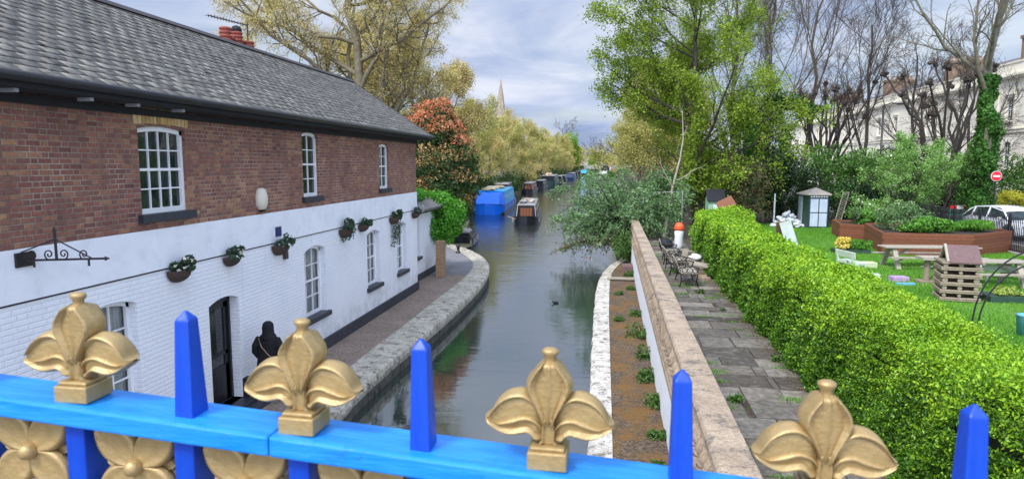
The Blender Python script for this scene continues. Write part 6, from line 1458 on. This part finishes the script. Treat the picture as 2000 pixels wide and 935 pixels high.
# ---------------------------------------------------------------- trees
# big fresh green maple above the terrace end
rng = np.random.default_rng(201); x = at(1345, 42)
tp = trunk_path(rng, 15.5, .26, (.3, 0), 9, .10, .25)
lv = grow(rng, tp, [dict(n=24, a=.12, ang=62, sd=9, len=.44, tap=.30, up=.08, seg=6, k=7, rr=.5, wob=.10), dict(n=9, a=.15, ang=42, len=.42, tap=.4, up=.05, seg=4, k=5, rr=.5), dict(n=8, a=.1, ang=42, len=.42, up=.03, seg=3, k=4, rmin=.009), dict(n=4, ang=40, len=.5, seg=2, k=3, rmin=.006)])
tree('maple_tree', 'big spreading tree in fresh yellow green leaf at the terrace end', (x, 42, TZ - .1), lv, m_barkd, m_maple, 90000, .14, .2, rng)
rng = np.random.default_rng(202)
def bare(name, label, px, y, h, r, seed, spec, lean=(0, 0), bark=m_barkd, leafm=None, nleaf=0, ls=.1, group=None, z=1.2, sc=1, jit=.2, wob=.08):
    rng = np.random.default_rng(seed); tp = trunk_path(rng, h, r, lean, 8, wob, .3); lv = grow(rng, tp, spec)
    return tree(name, label, (at(px, y), y, z), lv, bark, leafm, nleaf, ls, jit, rng, group=group, sc=sc), lv
V4 = [dict(n=13, a=.14, ang=30, sd=7, len=.72, tap=.6, up=.10, seg=6, k=6, rr=.42, wob=.09), dict(n=10, a=.15, ang=30, len=.5, tap=.5, up=.08, seg=5, k=4, rr=.5, rmin=.014), dict(n=9, a=.1, ang=32, len=.5, up=.06, seg=3, k=3, rmin=.010), dict(n=5, ang=35, len=.55, up=.04, seg=2, k=3, rmin=.008)]
bare('bare_tree', 'tall bare vase shaped tree behind the big yellow green one', 1500, 55, 20, .2, 211, V4, bark=m_twig)
bare('bare_tree', 'second tall bare tree, rising right of the big yellow green one', 1560, 62, 22, .2, 212, V4, (1.5, 0), bark=m_twig)
bare('bare_tree', 'upright bare tree standing centrally in front of the cream houses', 1687, 58, 14.5, .19, 213, V4, bark=m_barkd)
bare('bare_tree', 'broad bare tree directly behind the big yellow green one', 1425, 56, 20, .22, 214, V4, bark=m_twig, leafm=m_maple, nleaf=15000, ls=.15)
V6 = [dict(n=12, a=.14, ang=40, sd=8, len=.6, tap=.5, up=.08, seg=6, k=6, rr=.42, wob=.12), dict(n=9, a=.15, ang=36, len=.5, tap=.5, up=.04, seg=5, k=4, rr=.5, rmin=.014), dict(n=9, a=.1, ang=38, len=.5, up=.03, seg=3, k=3, rmin=.010), dict(n=5, ang=38, len=.55, up=.02, seg=2, k=3, rmin=.007)]
bare('bare_tree', 'spreading leafless tree between the black lamp post and the knobbly pollard', 1778, 54, 11.5, .17, 215, V6, bark=m_barkd)
bare('bare_tree', 'slender leafless tree between the knobbly pollard and the ivy clad tree', 1888, 50, 10.5, .14, 216, V6, bark=m_barkd)
def pollard(label, px, y, h, seed, n=8, spread=2.6, tw=34, z=1.2):
    rng = np.random.default_rng(seed); o = thing('pollard_tree', label, 'tree', (0, 0, 0), 0, 'pollarded trees beside the road'); st = []; K = n
    for k in range(K):
        a = 2 * PI * k / K + rng.uniform(-.3, .3); t = np.linspace(0, 1, 7); rr_ = spread * rng.uniform(.45, 1) * t ** 1.3; H_ = h * rng.uniform(.82, 1.05)
        p = np.stack([np.cos(a) * rr_, np.sin(a) * rr_, H_ * t], 1); p[1:-1] += rng.normal(size=(5, 3)) * .20; p[:, :2] += np.array([math.cos(a), math.sin(a)]) * .18; st.append(p)
    st = np.stack(st); rad = np.linspace(.17, .06, 7)[None].repeat(K, 0) * rng.uniform(.6, 1.1, (K, 1))
    fk = rng.integers(2, 5, K); s2 = []
    for k in range(K):
        b0 = st[k, fk[k]]; t = np.linspace(0, 1, 7)[:, None]; e0 = st[k, -1] + rng.normal(size=3) * (1.0, 1.0, .8); q2 = b0 + (e0 - b0) * t; q2[1:-1] += rng.normal(size=(5, 3)) * .1; s2.append(q2)
    s2 = np.stack(s2); st = np.concatenate([st, s2]); rad = np.concatenate([rad, np.linspace(.10, .05, 7)[None].repeat(K, 0)]); K = 2 * K
    V, F = tubes_np([(st, rad, 8)]); npmesh('trunk', V, F, m_barkd, o, True)
    e = st[:, -1]; mb = MB(); rq_ = random.Random(seed)
    for q_ in e: mb = MB(); [mb.blob(tuple(q_ + rng.normal(size=3) * .09), (.15, .14, .12), rq_, 8, .4) for _ in range(4)]; mb.build('knuckle', m_barkd, o)
    idx = np.repeat(np.arange(K), tw); d = unit(rng.normal(size=(len(idx), 3)) * .7 + np.array([0, 0, .55])); P = e[idx][:, None] + d[:, None] * np.linspace(0, 1, 4)[None, :, None] * rng.uniform(.25, 1.0, (len(idx), 1, 1)) ** 2
    P[:, :, 2] += np.linspace(0, 1, 4)[None] ** 2 * .2; V, F = tubes_np([(P, np.linspace(.016, .006, 4)[None].repeat(len(idx), 0), 3)]); npmesh('crown', V, F, m_twigr, o, True)
    return place(o, (at(px, y), y, z))
m_twigr_old = None; m_twigr = M('red_brown_twigs', (.10, .065, .05), .9, .3, 3, 0)
pollard('knobbly pollard nearest the ivy clad tree, thick dark stems', 1838, 47, 9.0, 221, 9, 3.0)
pollard('lower brown headed pollard left of the upright bare tree', 1612, 60, 9.6, 222, 12, 2.6, 60)
# ivy clad tree
rng = np.random.default_rng(231); tp = trunk_path(rng, 15, .34, (-.8, .3), 8, .16, .4); iv_x = at(1937, 42)
lv = grow(rng, tp, [dict(n=8, a=.42, ang=36, sd=8, len=.62, tap=.5, up=.08, seg=7, k=8, rr=.55, wob=.16), dict(n=9, a=.25, ang=38, len=.5, up=.05, seg=5, k=5, rr=.55), dict(n=7, a=.2, ang=38, len=.5, up=.02, seg=4, k=4, rr=.5, rmin=.012), dict(n=4, ang=40, len=.5, seg=3, k=3, rmin=.008)])
ti = tree('ivy_clad_tree', 'tall bare tree with its trunk wrapped in green ivy beside the road sign', (iv_x, 42, 1.2), lv, m_barkg, None, 0, rng=rng)
K = 14000; t = rng.uniform(0, 1, K); zz_ = 8.6 * t; a = rng.uniform(0, 2 * PI, K); rr_ = (.60 - .30 * t) * (1 + .35 * np.sin(a * 2 + zz_ * 1.7) + .3 * np.sin(zz_ * 2.6 + a) + .2 * np.sin(a * 5 - zz_ * 4)) * rng.uniform(.6, 1.25, K)
cxz = np.stack([np.interp(zz_, tp[0][:, 2], tp[0][:, 0]), np.interp(zz_, tp[0][:, 2], tp[0][:, 1])], 1)
nn = np.stack([np.cos(a), np.sin(a), np.zeros(K)], 1); P = np.stack([cxz[:, 0], cxz[:, 1], zz_], 1) + nn * rr_[:, None]
iv = leaves('ivy', P, .15, bpy.data.materials['mid_ivy'] if 'mid_ivy' in bpy.data.materials else leafmat('mid_ivy', [(.02, .07, .01), (.05, .16, .02), (.12, .28, .04)], .25), None, rng, nn, .5, .8); iv.parent = ti
# dark ivy laden tree left of the cream houses
o = shrub('ivy_tree', 'dark ivy smothered tree between the big green tree and the cream houses', (at(1500, 47), 47, 5.6), (1.7, 1.6, 4.4), 16000, .15, leafmat('dark_ivy', [(.012, .04, .012), (.03, .09, .02), (.07, .17, .03)], .2), m_barkd, 232, 60, .24, cat='tree')
rng = np.random.default_rng(5); P, nn = clump_pts(rng, 4200, (1.7, 1.0, .75), 14, .35); P += np.array([at(1548, 47) - at(1500, 47), 0, 7.6]); l2 = leaves('side_bough', P, .15, bpy.data.materials['dark_ivy'], None, rng, nn, .4); l2.parent = o
shrub('garden_shrub', 'yellow green leafy growth around the foot of the big tree', (at(1370, 41.5), 41.5, 4.3), (1.7, 1.2, 2.4), 6000, .15, m_maple, m_barkd, 233, 40, .28, group='shrubs closing off the back of the lawn')
shrub('ivy_column', 'bright ivy covered stem right of the big green tree', (at(1450, 44), 44, 6.0), (1.0, 1.0, 4.0), 9000, .14, bpy.data.materials['mid_ivy'], m_barkd, 234, 44, .26)
# leaning sapling
sx = oz(1296, 462, TZ); tpx = oy(1333, 215, sx.y); rng = np.random.default_rng(240)
path = np.array([[0, 0, 0], [.18, 0, 1.2], [.40, 0, 2.6], [.72, 0, 4.0], [.85, 0, 5.0], [tpx.x - sx.x, 0, tpx.z - TZ]]); rad = np.array([.085, .075, .06, .045, .03, .012])
lv = grow(rng, (path, rad), [dict(n=5, a=.3, ang=50, len=.28, up=.12, seg=5, k=5, rr=.5), dict(n=3, ang=40, len=.4, seg=3, k=4, rmin=.008)])
V, F = tubes_np(lv); o = thing('sapling', 'pale leafless sapling leaning over the far end of the terrace', 'tree', (sx.x, sx.y, TZ)); c = npmesh('trunk', V + np.array([sx.x, sx.y, TZ]), F, M('pale_bark', (.36, .32, .25), .9, .2, 4, .3), o, True)

# big plane tree behind the cottage
m_plb = M('plane_bark', (.15, .13, .085), .9, .35, 3, .5, 20)
rng = np.random.default_rng(301)
tp = trunk_path(rng, 19.5, .60, (-.5, 0), 8, .12, .35)
lv = grow(rng, tp, [dict(n=17, a=.20, ang=56, sd=12, len=.66, tap=.35, up=.10, seg=7, k=8, rr=.55, wob=.17), dict(n=9, a=.22, ang=45, len=.42, tap=.35, up=.02, seg=5, k=5, rr=.5, wob=.22), dict(n=8, a=.15, ang=45, len=.45, up=-.02, seg=4, k=4, rmin=.014, wob=.25), dict(n=6, a=.1, ang=45, len=.5, up=-.08, seg=3, k=3, rmin=.008, wob=.25)])
tree('plane_tree', 'huge plane tree with golden buds spreading above the cottage roof', (at(715, 52), 52, 0), lv, m_plb, m_bud, 90000, .12, .24, rng)
# trees along the left bank
SPC = [dict(n=14, a=.16, ang=52, sd=10, len=.55, tap=.4, up=.09, seg=6, k=6, rr=.5, wob=.14), dict(n=8, a=.2, ang=45, len=.45, up=.0, seg=4, k=4, rr=.5, wob=.2), dict(n=7, a=.1, ang=45, len=.5, up=-.05, seg=3, k=3, rmin=.012, wob=.2), dict(n=4, ang=45, len=.5, up=-.1, seg=2, k=3, rmin=.01)]
protos = []
for i, (mt, nl, ls) in enumerate(((m_bud, 30000, .19), (m_ygreen, 30000, .20), (m_bud, 30000, .19), (m_ygreen, 26000, .21))):
    rng = np.random.default_rng(310 + i); tp = trunk_path(rng, 13.0, .34, (rng.uniform(-.6, .6), 0), 7, .12, .3); lv = grow(rng, tp, SPC)
    protos.append(tree('bank_tree', 'x', (0, 0, 0), lv, m_barkg, mt, nl, ls, .32, rng, group='budding trees along the left bank'))
rt_ = random.Random(17)
ORD = 'first second third fourth fifth sixth seventh eighth ninth tenth eleventh twelfth thirteenth fourteenth fifteenth sixteenth seventeenth eighteenth'.split()
row = [(-20.5, 60, 1.1, 0, 'golden budded bank tree directly behind the red leaved bush'), (-18.8, 75, .95, 2, 'golden budded bank tree standing behind the broad blue boat'), (-25, 68, 1.2, 0, 'tall golden budded tree between the plane tree and the spire'),
       (-19.0, 90, .85, 1, 'yellow green bank tree just beyond the broad blue boat'), (-19.2, 104, .80, 0, 'golden budded bank tree just below the church spire'), (-18.6, 119, .82, 1, 'yellow green bank tree above the maroon narrowboat')]
for j in range(18): row.append((-19.0 + rt_.uniform(-.8, .8), 134 + j * 15.5, rt_.uniform(.78, .92), (j * 7) % 4, 'budding tree, %s along the left bank beyond the barge' % ORD[j]))
usedp = set()
for k, (x, y, s, pi2, lb) in enumerate(row):
    o = protos[pi2] if pi2 not in usedp else copy_tree(protos[pi2]); usedp.add(pi2)
    place(o, (x, y, -.1), rt_.uniform(0, 6.28), s, lb or 'budding tree in the long row receding along the left bank beyond the barge')
for j in range(6):   # second rank
    o = copy_tree(protos[j % 4]); place(o, (-30 - rt_.uniform(0, 6), 78 + j * 26, -.1), rt_.uniform(0, 6.28), rt_.uniform(.8, .95), 'budding tree, %s in the second rank behind the left bank row' % ORD[j])
m_fresh = leafmat('fresh_spring_leaves', [(.10, .22, .02), (.2, .36, .03), (.3, .46, .06)], .3, .5, .3, .4)
for k, (px, y, ty, hwp, mt, lb) in enumerate(((1102, 300, 258, 34, m_fresh, 'broad bright green tree above the far end of the tree row'), (1162, 450, 298, 16, m_fresh, 'small bright green tree behind the far bridge'), (1195, 440, 300, 18, m_ygreen, 'yellow green tree at the right of the far bridge'))):
    d = y * 1.02; top = CAMH + (320 - ty) / FPX * d; rx = hwp / FPX * d; o = shrub('distant_tree', lb, (at(px, y), y, top * .55), (rx, rx, top * .46), 7000, .7, mt, m_barkd, 400 + k, 40, .3, cat='tree')
    tr_ = MB(); tr_.tube([(at(px, y), y, 0), (at(px, y), y, top * .5)], .4, 6); tr_.build('trunk', m_barkd, o)
V5 = [dict(n=12, a=.2, ang=40, len=.6, tap=.5, up=.08, seg=4, k=4, rmin=.06), dict(n=8, a=.2, ang=38, len=.5, up=.05, seg=3, k=3, rmin=.06), dict(n=6, ang=40, len=.5, seg=2, k=3, rmin=.05)]
o, _ = bare('distant_bare_tree', 'hazy bare tree beyond the far bridge, left of centre', 1155, 500, 20, .5, 410, V5, bark=m_twig, z=0)
o, _ = bare('distant_bare_tree', 'hazy bare tree beyond the far bridge, nearer the right bank', 1178, 470, 17, .5, 411, V5, bark=m_twig, z=0)
o, _ = bare('distant_bare_tree', 'bare tree poking above the bright green tree on the left bank', 1098, 330, 22, .4, 412, V5, bark=m_twig, z=0)
# right bank trees beyond the maple
for k, (x, y, s, pi2) in enumerate(((3.6, 62, .85, 1), (4.2, 85, .8, 3), (4.5, 110, .8, 1), (4.6, 150, .85, 3), (4.2, 200, .85, 0), (4.5, 260, .9, 1), (4, 330, .9, 3), (6.5, 70, .95, 3))):
    o = copy_tree(protos[pi2]); place(o, (x, y, .5), rt_.uniform(0, 6.28), s, 'yellow green tree, %s along the right bank beyond the big leafy tree' % ORD[k], 'trees on the right bank')
shrub('bank_bush', 'low green bush on the right bank short of the far bridge', (-.2, 210, 1.2), (2.5, 8, 1.8), 3000, .4, m_mid, m_barkd, 421, 26, .3)
# far wood closing the horizon
rng = np.random.default_rng(500); n = 60000; th = rng.uniform(-1.25, 1.25, n); dd = rng.uniform(620, 760, n); hmax = 13 + 5 * np.sin(th * 37) + 4 * np.sin(th * 91 + 1); z = hmax * rng.uniform(0, 1, n) ** .7
P = np.stack([dd * np.sin(th), dd * np.cos(th), z], 1); tag(leaves('far_wood', P, 4.0, leafmat('far_wood_leaves', [(.10, .10, .07), (.16, .16, .10), (.2, .19, .13)], .2), None, rng), kind='stuff')

# undergrowth along the foot of the left bank trees
rng = np.random.default_rng(610); n = 26000; yy_ = 58 + 360 * rng.uniform(0, 1, n) ** 1.6; zq = rng.uniform(0, 1, n)
hq = 2.4 + .9 * np.sin(yy_ * .35) + .6 * np.sin(yy_ * .83 + 1); P = np.stack([-18.2 + rng.normal(size=n) * .9 - .6 * np.sin(yy_ * .2), yy_, hq * zq], 1)
tag(leaves('undergrowth', P, .25 + yy_ * .0022, leafmat('undergrowth_leaves', [(.012, .03, .01), (.04, .08, .02), (.12, .15, .04)], .2), None, rng), kind='stuff')

# moss and grass in the paving joints, fallen leaves under the hedge
def joint_s(rng, n):
    c = rng.uniform(0, 1, (60, 2)) * (1.9, 30) + (1.5, 2.5); i = rng.integers(0, 60, n); p = c[i] + rng.normal(size=(n, 2)) * (.16, .035) * rng.uniform(.5, 1.6, (n, 1)); k = (p[:, 0] > 1.45) & (p[:, 0] < 3.5); return p[k, 0], p[k, 1]
grass('joint_grass', 7000, joint_s, .045, .012, m_lawnblade, 44, TZ + .015)
rng = np.random.default_rng(45); n = 3500; P = np.stack([3.32 - np.abs(rng.normal(size=n)) * .16, rng.uniform(2, 28, n), TZ + .025 + rng.uniform(0, .012, n)], 1)
tag(leaves('leaf_litter', P, .035, leafmat('dead_leaves', [(.10, .06, .03), (.2, .13, .06), (.3, .2, .1)], .1), None, rng, np.tile([0., 0, 1.], (n, 1)), .85), kind='stuff')
